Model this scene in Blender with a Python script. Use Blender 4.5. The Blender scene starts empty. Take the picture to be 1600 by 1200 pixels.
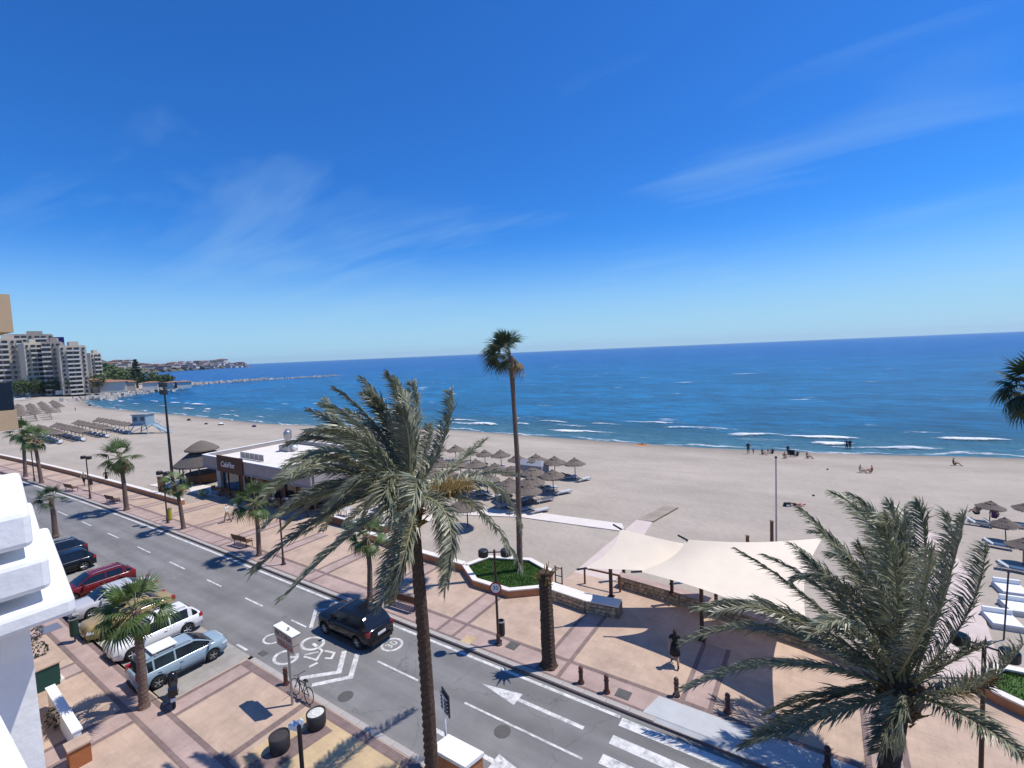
import bpy, bmesh, math, random
import numpy as np
from mathutils import Vector, Matrix, Euler
random.seed(7); np.random.seed(7)
R = math.radians
scene = bpy.context.scene
C = scene.collection

# ------------------------------------------------------------------ camera
F_PX, HC = 740.0, 14.5
PITCH, ROLL, YAW = math.atan(50.0 / F_PX), R(2.43), R(33.5)
def ray(px, py):
    x, y = px - 800.0, 600.0 - py
    c, s = math.cos(-ROLL), math.sin(-ROLL)
    x, y = c * x - s * y, s * x + c * y
    cp, sp = math.cos(PITCH), math.sin(PITCH)
    d = (x, F_PX * cp + y * sp, -F_PX * sp + y * cp)
    c, s = math.cos(YAW), math.sin(YAW)
    return Vector((c * d[0] - s * d[1], s * d[0] + c * d[1], d[2]))
o0 = ray(800, 600).normalized(); rgt = (ray(801, 600) - ray(800, 600)).normalized(); upv = rgt.cross(o0)
cam = bpy.data.cameras.new("camera"); cam_o = bpy.data.objects.new("camera", cam); C.objects.link(cam_o)
cam.sensor_width = 36.0; cam.lens = 36.0 * F_PX / 1600.0; cam.clip_end = 60000; cam.clip_start = 0.1
m = Matrix((rgt, upv, -o0)).transposed().to_4x4(); m.translation = (0, 0, HC)
cam_o.matrix_world = m
scene.camera = cam_o

# ------------------------------------------------------------------ sky, sun, exposure
SUN_AZ, SUN_EL = R(43), R(64)
w = bpy.data.worlds.new("World"); scene.world = w; w.use_nodes = True
nt = w.node_tree; N = nt.nodes; Lk = nt.links
bg = N["Background"]
sky = N.new("ShaderNodeTexSky"); sky.sky_type = 'NISHITA'; sky.sun_disc = False
sky.sun_elevation = SUN_EL; sky.sun_rotation = math.pi / 2 - SUN_AZ
sky.altitude = 0; sky.air_density = 1.0; sky.dust_density = 0.15; sky.ozone_density = 1.6
hs = N.new("ShaderNodeHueSaturation"); hs.inputs["Saturation"].default_value = 1.12; hs.inputs["Value"].default_value = 1.0
Lk.new(sky.outputs[0], hs.inputs["Color"])
tc = N.new("ShaderNodeTexCoord")
# thin cirrus: project the view direction on a high plane so streaks shrink towards the horizon
sep = N.new("ShaderNodeSeparateXYZ"); Lk.new(tc.outputs["Generated"], sep.inputs[0])
zc = N.new("ShaderNodeMath"); zc.operation = 'MAXIMUM'; Lk.new(sep.outputs[2], zc.inputs[0]); zc.inputs[1].default_value = 0.0
za = N.new("ShaderNodeMath"); za.operation = 'ADD'; Lk.new(zc.outputs[0], za.inputs[0]); za.inputs[1].default_value = 0.12
dv = N.new("ShaderNodeVectorMath"); dv.operation = 'DIVIDE'; Lk.new(tc.outputs["Generated"], dv.inputs[0])
cb = N.new("ShaderNodeCombineXYZ"); Lk.new(za.outputs[0], cb.inputs[0]); Lk.new(za.outputs[0], cb.inputs[1]); cb.inputs[2].default_value = 1.0
Lk.new(cb.outputs[0], dv.inputs[1])
mp = N.new("ShaderNodeMapping"); Lk.new(dv.outputs[0], mp.inputs[0])
mp.inputs["Location"].default_value = (3.7, 1.9, 0); mp.inputs["Rotation"].default_value = (0, 0, R(-14)); mp.inputs["Scale"].default_value = (0.42, 1.5, 0.0)
n1 = N.new("ShaderNodeTexNoise"); n1.inputs["Scale"].default_value = 1.1; n1.inputs["Detail"].default_value = 9; n1.inputs["Roughness"].default_value = 0.58; n1.inputs["Distortion"].default_value = 0.9
Lk.new(mp.outputs[0], n1.inputs["Vector"])
n2 = N.new("ShaderNodeTexNoise"); n2.inputs["Scale"].default_value = 0.55; n2.inputs["Detail"].default_value = 3
mp2 = N.new("ShaderNodeMapping"); mp2.inputs["Location"].default_value = (0.4, 3.1, 0); Lk.new(dv.outputs[0], mp2.inputs[0]); Lk.new(mp2.outputs[0], n2.inputs["Vector"])
mu = N.new("ShaderNodeMath"); mu.operation = 'MULTIPLY'; Lk.new(n1.outputs[0], mu.inputs[0]); Lk.new(n2.outputs[0], mu.inputs[1])
cr = N.new("ShaderNodeMapRange"); Lk.new(mu.outputs[0], cr.inputs[0])
cr.inputs[1].default_value = 0.26; cr.inputs[2].default_value = 0.52; cr.inputs[3].default_value = 0.0; cr.inputs[4].default_value = 0.34
mx = N.new("ShaderNodeMix"); mx.data_type = 'RGBA'
tint = N.new("ShaderNodeVectorMath"); tint.operation = 'MULTIPLY'; Lk.new(hs.outputs[0], tint.inputs[0]); tint.inputs[1].default_value = (0.30, 0.95, 1.78)
hzf = N.new("ShaderNodeMapRange"); Lk.new(sep.outputs[2], hzf.inputs[0]); hzf.interpolation_type = 'SMOOTHERSTEP'
hzf.inputs[1].default_value = -0.03; hzf.inputs[2].default_value = 0.26; hzf.inputs[3].default_value = 0.92; hzf.inputs[4].default_value = 0.0
hmix = N.new("ShaderNodeMix"); hmix.data_type = 'RGBA'; Lk.new(hzf.outputs[0], hmix.inputs[0]); Lk.new(tint.outputs[0], hmix.inputs[6]); hmix.inputs[7].default_value = (4.9, 7.9, 10.2, 1)
Lk.new(cr.outputs[0], mx.inputs[0]); Lk.new(hmix.outputs[2], mx.inputs[6]); mx.inputs[7].default_value = (5.2, 8.0, 10.4, 1)
Lk.new(mx.outputs[2], bg.inputs[0]); bg.inputs[1].default_value = 0.076
sl = bpy.data.lights.new("sun", 'SUN'); sl.energy = 4.1; sl.angle = R(0.53); sl.color = (1.0, 0.945, 0.865)
so = bpy.data.objects.new("sun", sl); C.objects.link(so)
sdir = Vector((math.cos(SUN_EL) * math.cos(SUN_AZ), math.cos(SUN_EL) * math.sin(SUN_AZ), math.sin(SUN_EL)))
so.rotation_euler = sdir.to_track_quat('Z', 'Y').to_euler()
vs = scene.view_settings; vs.view_transform = 'Standard'; vs.look = 'None'; vs.exposure = 0.18; vs.gamma = 1.0
scene.cycles.max_bounces = 6; scene.cycles.transparent_max_bounces = 12

# ------------------------------------------------------------------ helpers
def W(px, py, z=0.0):
    d = ray(px, py); t = (z - HC) / d.z
    return Vector((d.x * t, d.y * t, z))
def at_dist(px, py, D):                     # point on a sight line at horizontal distance D
    d = ray(px, py); t = D / math.hypot(d.x, d.y)
    return Vector((d.x * t, d.y * t, HC + d.z * t))
def at_u(px, py, u):
    d = ray(px, py); t = -u / d.x
    return Vector((d.x * t, d.y * t, HC + d.z * t))
def zat(xy, px, py): return at_dist(px, py, math.hypot(xy[0], xy[1])).z
def s_(u): return -0.00045 * (u - 40) ** 2 if u > 40 else 0.0
def P(u, v, z=0.0): return Vector((-u, v + s_(u), z))

MATS = {}
def M(name, col, rough=0.8, var=0.12, scale=4.0, bump=0.0, bscale=40.0, spec=0.3, metal=0.0, orand=0.0, trans=0.0, detail=5):
    if name in MATS: return MATS[name]
    mt = bpy.data.materials.new(name); mt.use_nodes = True; t = mt.node_tree; n = t.nodes; l = t.links
    b = n["Principled BSDF"]; b.inputs["Roughness"].default_value = rough; b.inputs["Specular IOR Level"].default_value = spec; b.inputs["Metallic"].default_value = metal
    tcn = n.new("ShaderNodeTexCoord")
    nz = n.new("ShaderNodeTexNoise"); nz.inputs["Scale"].default_value = scale; nz.inputs["Detail"].default_value = detail; nz.inputs["Roughness"].default_value = 0.65
    l.new(tcn.outputs["Object"], nz.inputs["Vector"])
    mr = n.new("ShaderNodeMapRange"); mr.inputs[1].default_value = 0.3; mr.inputs[2].default_value = 0.7; mr.inputs[3].default_value = 1 - var; mr.inputs[4].default_value = 1 + var
    l.new(nz.outputs[0], mr.inputs[0])
    val = mr.outputs[0]
    if orand:
        oi = n.new("ShaderNodeObjectInfo"); m2 = n.new("ShaderNodeMapRange"); m2.inputs[3].default_value = 1 - orand; m2.inputs[4].default_value = 1 + orand
        l.new(oi.outputs["Random"], m2.inputs[0]); mm = n.new("ShaderNodeMath"); mm.operation = 'MULTIPLY'
        l.new(val, mm.inputs[0]); l.new(m2.outputs[0], mm.inputs[1]); val = mm.outputs[0]
    vm = n.new("ShaderNodeVectorMath"); vm.operation = 'SCALE'; vm.inputs[0].default_value = col[:3]
    l.new(val, vm.inputs["Scale"]); l.new(vm.outputs[0], b.inputs["Base Color"])
    if bump:
        nb = n.new("ShaderNodeTexNoise"); nb.inputs["Scale"].default_value = bscale; nb.inputs["Detail"].default_value = 6
        l.new(tcn.outputs["Object"], nb.inputs["Vector"])
        bp = n.new("ShaderNodeBump"); bp.inputs["Strength"].default_value = bump; bp.inputs["Distance"].default_value = 0.05
        l.new(nb.outputs[0], bp.inputs["Height"]); l.new(bp.outputs[0], b.inputs["Normal"])
    if trans:
        tr = n.new("ShaderNodeBsdfTranslucent"); l.new(vm.outputs[0], tr.inputs["Color"])
        ms = n.new("ShaderNodeMixShader"); ms.inputs[0].default_value = trans
        l.new(b.outputs[0], ms.inputs[1]); l.new(tr.outputs[0], ms.inputs[2]); l.new(ms.outputs[0], n["Material Output"].inputs[0])
    MATS[name] = mt
    return mt

class MB:
    def __init__(s): s.v = []; s.f = []; s.mi = []
    def add(s, vs, fs, mi=0):
        b = len(s.v); s.v += [tuple(v) for v in vs]
        for f in fs: s.f.append([b + i for i in f]); s.mi.append(mi)
        return s
    def box(s, c, d, rz=0.0, taper=1.0, mi=0):
        x, y, z = d[0] / 2, d[1] / 2, d[2] / 2; cs, sn = math.cos(rz), math.sin(rz); vs = []
        for zz in (-z, z):
            k = taper if zz > 0 else 1.0
            for a, b in ((-x, -y), (x, -y), (x, y), (-x, y)):
                a *= k; b *= k; vs.append((c[0] + a * cs - b * sn, c[1] + a * sn + b * cs, c[2] + zz))
        return s.add(vs, [(3, 2, 1, 0), (4, 5, 6, 7), (0, 1, 5, 4), (1, 2, 6, 5), (2, 3, 7, 6), (3, 0, 4, 7)], mi)
    def prism(s, poly, z0, z1, mi=0):
        n = len(poly); area = sum(poly[i][0] * poly[(i + 1) % n][1] - poly[(i + 1) % n][0] * poly[i][1] for i in range(n))
        if area < 0: poly = list(poly)[::-1]
        vs = [(p[0], p[1], z0) for p in poly] + [(p[0], p[1], z1) for p in poly]
        return s.add(vs, [list(range(n))[::-1], list(range(n, 2 * n))] + [(i, (i + 1) % n, n + (i + 1) % n, n + i) for i in range(n)], mi)
    def tube(s, path, rad, n=8, cap=True, mi=0):
        path = [Vector(p) for p in path]
        if not hasattr(rad, '__len__'): rad = [rad] * len(path)
        vs = []; fs = []; ref = None
        for i, p in enumerate(path):
            t = (path[min(i + 1, len(path) - 1)] - path[max(i - 1, 0)]).normalized()
            if ref is None: ref = Vector((1, 0, 0)) if abs(t.x) < 0.8 else Vector((0, 1, 0))
            a = (ref - t * ref.dot(t)).normalized(); b = t.cross(a); ref = a
            for k in range(n):
                an = 2 * math.pi * k / n; vs.append(p + (a * math.cos(an) + b * math.sin(an)) * rad[i])
        for i in range(len(path) - 1):
            for k in range(n): fs.append((i * n + k, i * n + (k + 1) % n, (i + 1) * n + (k + 1) % n, (i + 1) * n + k))
        if cap: fs.append(list(range(n))[::-1]); fs.append([(len(path) - 1) * n + k for k in range(n)])
        return s.add(vs, fs, mi)
    def lathe(s, prof, n=16, c=(0, 0, 0), axis='z', mi=0):
        vs = []; fs = []
        for r, z in prof:
            for k in range(n):
                a = 2 * math.pi * k / n; q = (r * math.cos(a), r * math.sin(a), z)
                if axis == 'y': q = (q[0], q[2], q[1])
                elif axis == 'x': q = (q[2], q[0], q[1])
                vs.append((c[0] + q[0], c[1] + q[1], c[2] + q[2]))
        for i in range(len(prof) - 1):
            for k in range(n):
                f = (i * n + k, i * n + (k + 1) % n, (i + 1) * n + (k + 1) % n, (i + 1) * n + k)
                fs.append(f if axis != 'y' else f[::-1])
        return s.add(vs, fs, mi)
    def build(s, name, mat, parent=None, smooth=False, loc=None, rz=0.0):
        me = bpy.data.meshes.new(name); me.from_pydata(s.v, [], s.f)
        for mm in (mat if isinstance(mat, (list, tuple)) else [mat]): me.materials.append(mm)
        if any(s.mi): me.polygons.foreach_set("material_index", s.mi)
        if smooth: me.polygons.foreach_set("use_smooth", [True] * len(me.polygons))
        me.validate(); me.update()
        o = bpy.data.objects.new(name, me); C.objects.link(o)
        if parent: o.parent = parent
        if loc is not None: o.location = loc
        o.rotation_euler.z = rz
        return o
def tag(o, label=None, cat=None, group=None, kind=None):
    if label: o["label"] = label
    if cat: o["category"] = cat
    if group: o["group"] = group
    if kind: o["kind"] = kind
    return o
def thing(name, loc, label, cat, group=None, rz=0.0):
    o = bpy.data.objects.new(name, None); o.empty_display_size = 0.2; C.objects.link(o); o.location = loc; o.rotation_euler.z = rz
    return tag(o, label, cat, group)
def dup(root, loc, rz, label, group=None, scale=1.0):
    r = root.copy(); C.objects.link(r); r.location = loc; r.rotation_euler.z = rz; r["label"] = label; r.scale = (scale,) * 3
    if group: r["group"] = group
    for ch in root.children:
        c = ch.copy(); C.objects.link(c); c.parent = r
        for g in ch.children: d = g.copy(); C.objects.link(d); d.parent = c
    return r
def struct(o): return tag(o, kind="structure")
def sheet(name, pts, z, mat, parent=None):
    n = len(pts); a = sum(pts[i][0] * pts[(i + 1) % n][1] - pts[(i + 1) % n][0] * pts[i][1] for i in range(n))
    if a < 0: pts = list(pts)[::-1]
    return MB().add([(p[0], p[1], z) for p in pts], [list(range(n))]).build(name, mat, parent)
def text_mesh(name, txt, size, mat, parent, mtx, extrude=0.01, shear=0.0):
    cu = bpy.data.curves.new(name, 'FONT'); cu.body = txt; cu.size = size; cu.extrude = extrude; cu.align_x = 'CENTER'; cu.align_y = 'CENTER'; cu.shear = shear; cu.resolution_u = 3
    t = bpy.data.objects.new(name, cu); C.objects.link(t); dg = bpy.context.evaluated_depsgraph_get()
    me = bpy.data.meshes.new_from_object(t.evaluated_get(dg)); bpy.data.objects.remove(t); me.materials.clear(); me.materials.append(mat)
    o = bpy.data.objects.new(name, me); C.objects.link(o); o.parent = parent; o.matrix_local = mtx
    return o

# ------------------------------------------------------------------ materials
sand = M("sand", (0.405, 0.35, 0.292), 0.95, 0.07, 0.25, 0.55, 9, 0.1)
asphalt = M("asphalt", (0.205, 0.20, 0.195), 0.9, 0.10, 0.5, 0.25, 60, 0.2)
concrete = M("bay_concrete", (0.36, 0.335, 0.30), 0.9, 0.08, 0.8, 0.2, 40)
paint = M("road_paint", (0.62, 0.61, 0.59), 0.8, 0.2, 3.0)
tan = M("tan_paving", (0.50, 0.368, 0.278), 0.85, 0.06, 1.2, 0.15, 30)
tan2 = M("yellow_paving", (0.54, 0.40, 0.235), 0.85, 0.07, 1.5, 0.15, 30)
pink = M("pink_paving", (0.43, 0.315, 0.275), 0.85, 0.08, 1.5, 0.15, 30)
band = M("grey_band_paving", (0.23, 0.165, 0.15), 0.85, 0.15, 3, 0.15, 30)
kerbm = M("kerb_stone", (0.40, 0.37, 0.34), 0.85, 0.12, 2, 0.2, 30)
white = M("white_plaster", (0.80, 0.80, 0.78), 0.8, 0.05, 2, 0.12, 12)
whitep = M("white_paint", (0.78, 0.78, 0.77), 0.5, 0.05, 5)
terra = M("terracotta_render", (0.42, 0.19, 0.09), 0.85, 0.15, 3, 0.15, 20)
cope = M("wall_coping", (0.72, 0.67, 0.60), 0.8, 0.08, 3, 0.15, 20)
stone_m = M("tan_stone", (0.36, 0.27, 0.18), 0.9, 0.25, 5, 0.6, 12, orand=0.3)
mortar = M("stone_mortar", (0.22, 0.17, 0.12), 0.95, 0.1, 6)
metal_dk = M("dark_metal", (0.025, 0.022, 0.025), 0.45, 0.1, 8, spec=0.4)
metal_br = M("brown_metal", (0.07, 0.035, 0.025), 0.5, 0.1, 8, spec=0.4)
metal_gr = M("grey_metal", (0.35, 0.35, 0.36), 0.4, 0.06, 8, metal=0.6)
wood = M("brown_wood", (0.16, 0.075, 0.04), 0.7, 0.2, 6, 0.2, 30)
deckw = M("grey_deck_wood", (0.33, 0.28, 0.22), 0.85, 0.15, 4, 0.2, 30, orand=0.12)
straw = M("straw_thatch", (0.18, 0.146, 0.12), 0.95, 0.35, 22, 0.9, 40)
straw_d = M("dark_thatch", (0.12, 0.105, 0.095), 0.95, 0.35, 22, 0.9, 40)
sailm = M("sail_cloth", (0.80, 0.70, 0.565), 0.8, 0.05, 0.7, trans=0.12)
glassd = M("dark_glass", (0.012, 0.014, 0.018), 0.08, 0.0, 1, spec=0.6)
glassb = M("blue_window", (0.04, 0.09, 0.14), 0.08, 0.3, 2, spec=0.8)
tyre_m = M("tyre_rubber", (0.018, 0.018, 0.018), 0.85, 0.1, 9)
rim_m = M("alloy_rim", (0.45, 0.45, 0.46), 0.35, 0.05, 9, metal=0.7)
red_l = M("red_lamp", (0.35, 0.012, 0.010), 0.25, 0.1, 9, spec=0.6)
clear_l = M("clear_lamp", (0.55, 0.56, 0.58), 0.15, 0.1, 9, spec=0.7)
plate_m = M("number_plate", (0.7, 0.7, 0.68), 0.5, 0.05, 9)
bark_d = M("date_trunk", (0.075, 0.05, 0.036), 0.95, 0.35, 9, 0.9, 14)
bark_f = M("fan_trunk", (0.17, 0.115, 0.09), 0.95, 0.25, 7, 0.7, 18)
frond_m = M("date_frond", (0.215, 0.222, 0.138), 0.42, 0.4, 5.0, spec=0.6, orand=0.35, trans=0.22)
frond_y = M("old_frond", (0.25, 0.17, 0.06), 0.7, 0.2, 2, orand=0.25, trans=0.2)
fan_m = M("fan_leaf", (0.082, 0.13, 0.035), 0.5, 0.22, 1.5, spec=0.45, orand=0.3, trans=0.25)
fan_dk = M("dark_fan_leaf", (0.045, 0.075, 0.032), 0.5, 0.22, 1.5, spec=0.45, orand=0.3, trans=0.2)
fan_br = M("dry_fan_leaf", (0.22, 0.15, 0.07), 0.8, 0.2, 2, orand=0.3, trans=0.15)
rach_m = M("frond_stalk", (0.24, 0.23, 0.11), 0.6, 0.15, 3)
grass_m = M("lawn_blades", (0.075, 0.17, 0.03), 0.8, 0.3, 1.5, trans=0.2)
soil = M("lawn_soil", (0.06, 0.11, 0.03), 0.95, 0.25, 3)
lounge_m = M("white_plastic", (0.48, 0.48, 0.48), 0.5, 0.05, 4)
cush_b = M("blue_cushion", (0.05, 0.10, 0.19), 0.85, 0.1, 5)
cush_g = M("grey_cushion", (0.10, 0.105, 0.12), 0.85, 0.15, 5)
hut_m = M("blue_grey_boards", (0.24, 0.34, 0.40), 0.7, 0.12, 3)
bush_m = M("bush_leaf", (0.06, 0.10, 0.035), 0.7, 0.3, 2, trans=0.15)
pine_m = M("pine_needles", (0.025, 0.045, 0.028), 0.8, 0.3, 2)
rock_m = M("breakwater_rock", (0.46, 0.42, 0.37), 0.95, 0.3, 0.5, 0.6, 2)

def add_tiles(mt, size, joint=0.9, stain=0.24, jit=0.02):
    """square tiles with joints, tile to tile tone and blotchy stains"""
    t = mt.node_tree; n = t.nodes; l = t.links; b = n["Principled BSDF"]; src = b.inputs["Base Color"].links[0].from_socket; tc_ = n.new("ShaderNodeTexCoord")
    br = n.new("ShaderNodeTexBrick"); br.offset = 0.0; br.inputs["Scale"].default_value = 1.0; br.inputs["Brick Width"].default_value = size; br.inputs["Row Height"].default_value = size; br.inputs["Mortar Size"].default_value = 0.012; br.inputs["Mortar Smooth"].default_value = 0.3
    br.inputs["Color1"].default_value = (1 - jit,) * 3 + (1,); br.inputs["Color2"].default_value = (1 + jit,) * 3 + (1,); br.inputs["Mortar"].default_value = (joint,) * 3 + (1,); l.new(tc_.outputs["Object"], br.inputs["Vector"])
    st = n.new("ShaderNodeTexNoise"); st.inputs["Scale"].default_value = 0.55; st.inputs["Detail"].default_value = 9; st.inputs["Roughness"].default_value = .72; l.new(tc_.outputs["Object"], st.inputs["Vector"])
    sr = n.new("ShaderNodeMapRange"); l.new(st.outputs[0], sr.inputs[0]); sr.inputs[1].default_value = .35; sr.inputs[2].default_value = .62; sr.inputs[3].default_value = 1 - stain; sr.inputs[4].default_value = 1.04
    sp = n.new("ShaderNodeTexVoronoi"); sp.inputs["Scale"].default_value = 1.3; l.new(tc_.outputs["Object"], sp.inputs["Vector"])      # gum and drips
    spr = n.new("ShaderNodeMapRange"); l.new(sp.outputs["Distance"], spr.inputs[0]); spr.inputs[1].default_value = .03; spr.inputs[2].default_value = .06; spr.inputs[3].default_value = .72; spr.inputs[4].default_value = 1.0
    m1 = n.new("ShaderNodeVectorMath"); m1.operation = 'MULTIPLY'; l.new(src, m1.inputs[0]); l.new(br.outputs["Color"], m1.inputs[1])
    m3 = n.new("ShaderNodeMath"); m3.operation = 'MULTIPLY'; l.new(sr.outputs[0], m3.inputs[0]); l.new(spr.outputs[0], m3.inputs[1])
    m2 = n.new("ShaderNodeVectorMath"); m2.operation = 'SCALE'; l.new(m1.outputs[0], m2.inputs[0]); l.new(m3.outputs[0], m2.inputs["Scale"]); l.new(m2.outputs[0], b.inputs["Base Color"])
for m_ in (tan, tan2, pink): add_tiles(m_, 0.4)
add_tiles(band, 0.2, .8); add_tiles(concrete, 2.5, .85, .3, .03)
def add_wear():
    t = asphalt.node_tree; n = t.nodes; l = t.links; b = n["Principled BSDF"]; src = b.inputs["Base Color"].links[0].from_socket; tc_ = n.new("ShaderNodeTexCoord")
    mg = n.new("ShaderNodeMapping"); mg.inputs["Scale"].default_value = (.045, .75, 1); l.new(tc_.outputs["Object"], mg.inputs[0])
    a = n.new("ShaderNodeTexNoise"); a.inputs["Scale"].default_value = 1.6; a.inputs["Detail"].default_value = 5; l.new(mg.outputs[0], a.inputs["Vector"])       # wheel tracks along the lane
    ar = n.new("ShaderNodeMapRange"); l.new(a.outputs[0], ar.inputs[0]); ar.inputs[1].default_value = .35; ar.inputs[2].default_value = .65; ar.inputs[3].default_value = .84; ar.inputs[4].default_value = 1.1
    c_ = n.new("ShaderNodeTexVoronoi"); c_.feature = 'DISTANCE_TO_EDGE'; c_.inputs["Scale"].default_value = .22; wp = n.new("ShaderNodeTexNoise"); wp.inputs["Scale"].default_value = 1.2; wp.inputs["Detail"].default_value = 6
    l.new(tc_.outputs["Object"], wp.inputs["Vector"]); va = n.new("ShaderNodeVectorMath"); va.operation = 'ADD'; l.new(tc_.outputs["Object"], va.inputs[0]); l.new(wp.outputs["Color"], va.inputs[1]); l.new(va.outputs[0], c_.inputs["Vector"])
    crk = n.new("ShaderNodeMapRange"); l.new(c_.outputs["Distance"], crk.inputs[0]); crk.inputs[1].default_value = .0; crk.inputs[2].default_value = .005; crk.inputs[3].default_value = .72; crk.inputs[4].default_value = 1
    pt = n.new("ShaderNodeTexNoise"); pt.inputs["Scale"].default_value = .3; pt.inputs["Detail"].default_value = 8; pt.inputs["Roughness"].default_value = .75; l.new(tc_.outputs["Object"], pt.inputs["Vector"])
    pr_ = n.new("ShaderNodeMapRange"); l.new(pt.outputs[0], pr_.inputs[0]); pr_.inputs[1].default_value = .3; pr_.inputs[2].default_value = .7; pr_.inputs[3].default_value = .86; pr_.inputs[4].default_value = 1.1
    m1 = n.new("ShaderNodeMath"); m1.operation = 'MULTIPLY'; l.new(ar.outputs[0], m1.inputs[0]); l.new(crk.outputs[0], m1.inputs[1]); m3 = n.new("ShaderNodeMath"); m3.operation = 'MULTIPLY'; l.new(m1.outputs[0], m3.inputs[0]); l.new(pr_.outputs[0], m3.inputs[1])
    m2 = n.new("ShaderNodeVectorMath"); m2.operation = 'SCALE'; l.new(src, m2.inputs[0]); l.new(m3.outputs[0], m2.inputs["Scale"]); l.new(m2.outputs[0], b.inputs["Base Color"])
    # worn paint: asphalt shows through
    t = paint.node_tree; n = t.nodes; l = t.links; b = n["Principled BSDF"]; src = b.inputs["Base Color"].links[0].from_socket; tc_ = n.new("ShaderNodeTexCoord"); q = n.new("ShaderNodeTexNoise"); q.inputs["Scale"].default_value = 3.2; q.inputs["Detail"].default_value = 10; q.inputs["Roughness"].default_value = .8; l.new(tc_.outputs["Object"], q.inputs["Vector"])
    r_ = n.new("ShaderNodeMapRange"); l.new(q.outputs[0], r_.inputs[0]); r_.inputs[1].default_value = .36; r_.inputs[2].default_value = .52; x = n.new("ShaderNodeMix"); x.data_type = 'RGBA'; l.new(r_.outputs[0], x.inputs[0]); x.inputs[6].default_value = (.27, .27, .27, 1); l.new(src, x.inputs[7]); l.new(x.outputs[2], b.inputs["Base Color"])
add_wear()
# ------------------------------------------------------------------ land, beach
shore_px = [(2400, 760), (1900, 733), (1700, 721), (1600, 716), (1500, 713), (1400, 711), (1300, 708), (1200, 703.5), (1100, 699.5), (1000, 693), (900, 686), (800, 678.5), (700, 671), (600, 667.5), (500, 665), (420, 662), (360, 656.5), (290, 649), (240, 645), (200, 641), (165, 637.5), (145, 634), (134, 628), (142, 623), (160, 619.5), (190, 615.5), (230, 610.5), (270, 604), (300, 601)]
SEA = -2.0
shore = [W(x, y, SEA).xy for x, y in shore_px]
def cat(pts, step):                      # Catmull-Rom resample
    out = []
    for i in range(len(pts) - 1):
        p0, p1, p2, p3 = pts[max(i - 1, 0)], pts[i], pts[i + 1], pts[min(i + 2, len(pts) - 1)]
        n = max(1, int((p2 - p1).length / step))
        for k in range(n):
            t = k / n
            out.append(0.5 * ((2 * p1) + (p2 - p0) * t + (2 * p0 - 5 * p1 + 4 * p2 - p3) * t * t + (3 * p1 - p0 - 3 * p2 + p3) * t ** 3))
    out.append(pts[-1]); return out
shore_c = cat(shore, 3.0)
end = shore[-1]
land_poly = [tuple(p) for p in shore_c] + [(end.x - 60, end.y + 30), (end.x - 260, end.y + 60), (-1500, 500), (-1500, -300), (400, -300), (400, shore_c[0].y)]
LP = np.array(land_poly); SC = np.array([tuple(p) for p in shore_c] + [(end.x - 60, end.y + 30), (end.x - 260, end.y + 60)])
def inside(X, Y):
    c = np.zeros(X.shape, bool); j = len(LP) - 1
    for i in range(len(LP)):
        xi, yi = LP[i]; xj, yj = LP[j]
        if yi != yj:
            c ^= ((yi > Y) != (yj > Y)) & (X < (xj - xi) * (Y - yi) / (yj - yi) + xi)
        j = i
    return c
def sdf(X, Y):
    d = np.full(X.shape, 1e9)
    for a, b in zip(SC[:-1], SC[1:]):
        e = b - a; L2 = max(e @ e, 1e-9)
        t = np.clip(((X - a[0]) * e[0] + (Y - a[1]) * e[1]) / L2, 0, 1)
        d = np.minimum(d, (X - a[0] - t * e[0]) ** 2 + (Y - a[1] - t * e[1]) ** 2)
    d = np.sqrt(d); return np.where(inside(X, Y), d, -d)
def prof(d, Y, X):
    z = np.where(d > 0, SEA + 1.85 * np.clip(d / 36.0, 0, 1) ** 0.9, SEA + 0.07 * d)
    z = np.maximum(z, -6.0)
    return z
def beach_z(x, y):
    d = sdf(np.array([x]), np.array([y])); return float(prof(d, np.array([y]), np.array([x]))[0])
def WB(px, py, dz=0.0):                  # pixel to a point on the beach surface (dz above it)
    z = -0.3
    for _ in range(6):
        p = W(px, py, z + dz); z = beach_z(p.x, p.y)
    return Vector((p.x, p.y, z))
def grid_land(name, xs, ys, mat, jitter=0.0):
    X, Y = np.meshgrid(xs, ys); D = sdf(X, Y); Z = prof(D, Y, X)
    if jitter:
        Z = Z + jitter * (np.sin(X * 1.7 + np.sin(Y * 1.1) * 2) * np.sin(Y * 1.3 + X * 0.4) + 0.6 * np.random.randn(*X.shape)) * (D > 3)
    # under the paved promenade the sand drops out of sight
    U = -X; sh = np.where(U > 40, -0.00045 * np.clip(U - 40, 0, 80) ** 2, 0)
    Z = np.where(Y < 21.2 + sh, np.minimum(Z, -0.6), Z)
    ny, nx = X.shape
    me = bpy.data.meshes.new(name)
    V = np.stack([X, Y, Z], -1).reshape(-1, 3)
    idx = np.arange(nx * ny).reshape(ny, nx)
    Fq = np.stack([idx[:-1, :-1], idx[:-1, 1:], idx[1:, 1:], idx[1:, :-1]], -1).reshape(-1, 4)
    keep = (D.reshape(-1)[Fq] > -45).any(1); Fq = Fq[keep]
    me.from_pydata(V.tolist(), [], Fq.tolist()); me.materials.append(mat)
    me.polygons.foreach_set("use_smooth", [True] * len(me.polygons)); me.update()
    o = bpy.data.objects.new(name, me); C.objects.link(o); return struct(o)
near_x = np.concatenate([np.arange(-620, -160, 6.0), np.arange(-160, -60, 2.0), np.arange(-60, 40, 1.0), np.arange(40, 130, 5.0)])
near_y = np.concatenate([np.arange(-60, 20, 10.0), np.arange(20.0, 90, 1.0), np.arange(90, 330, 6.0)])
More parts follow.
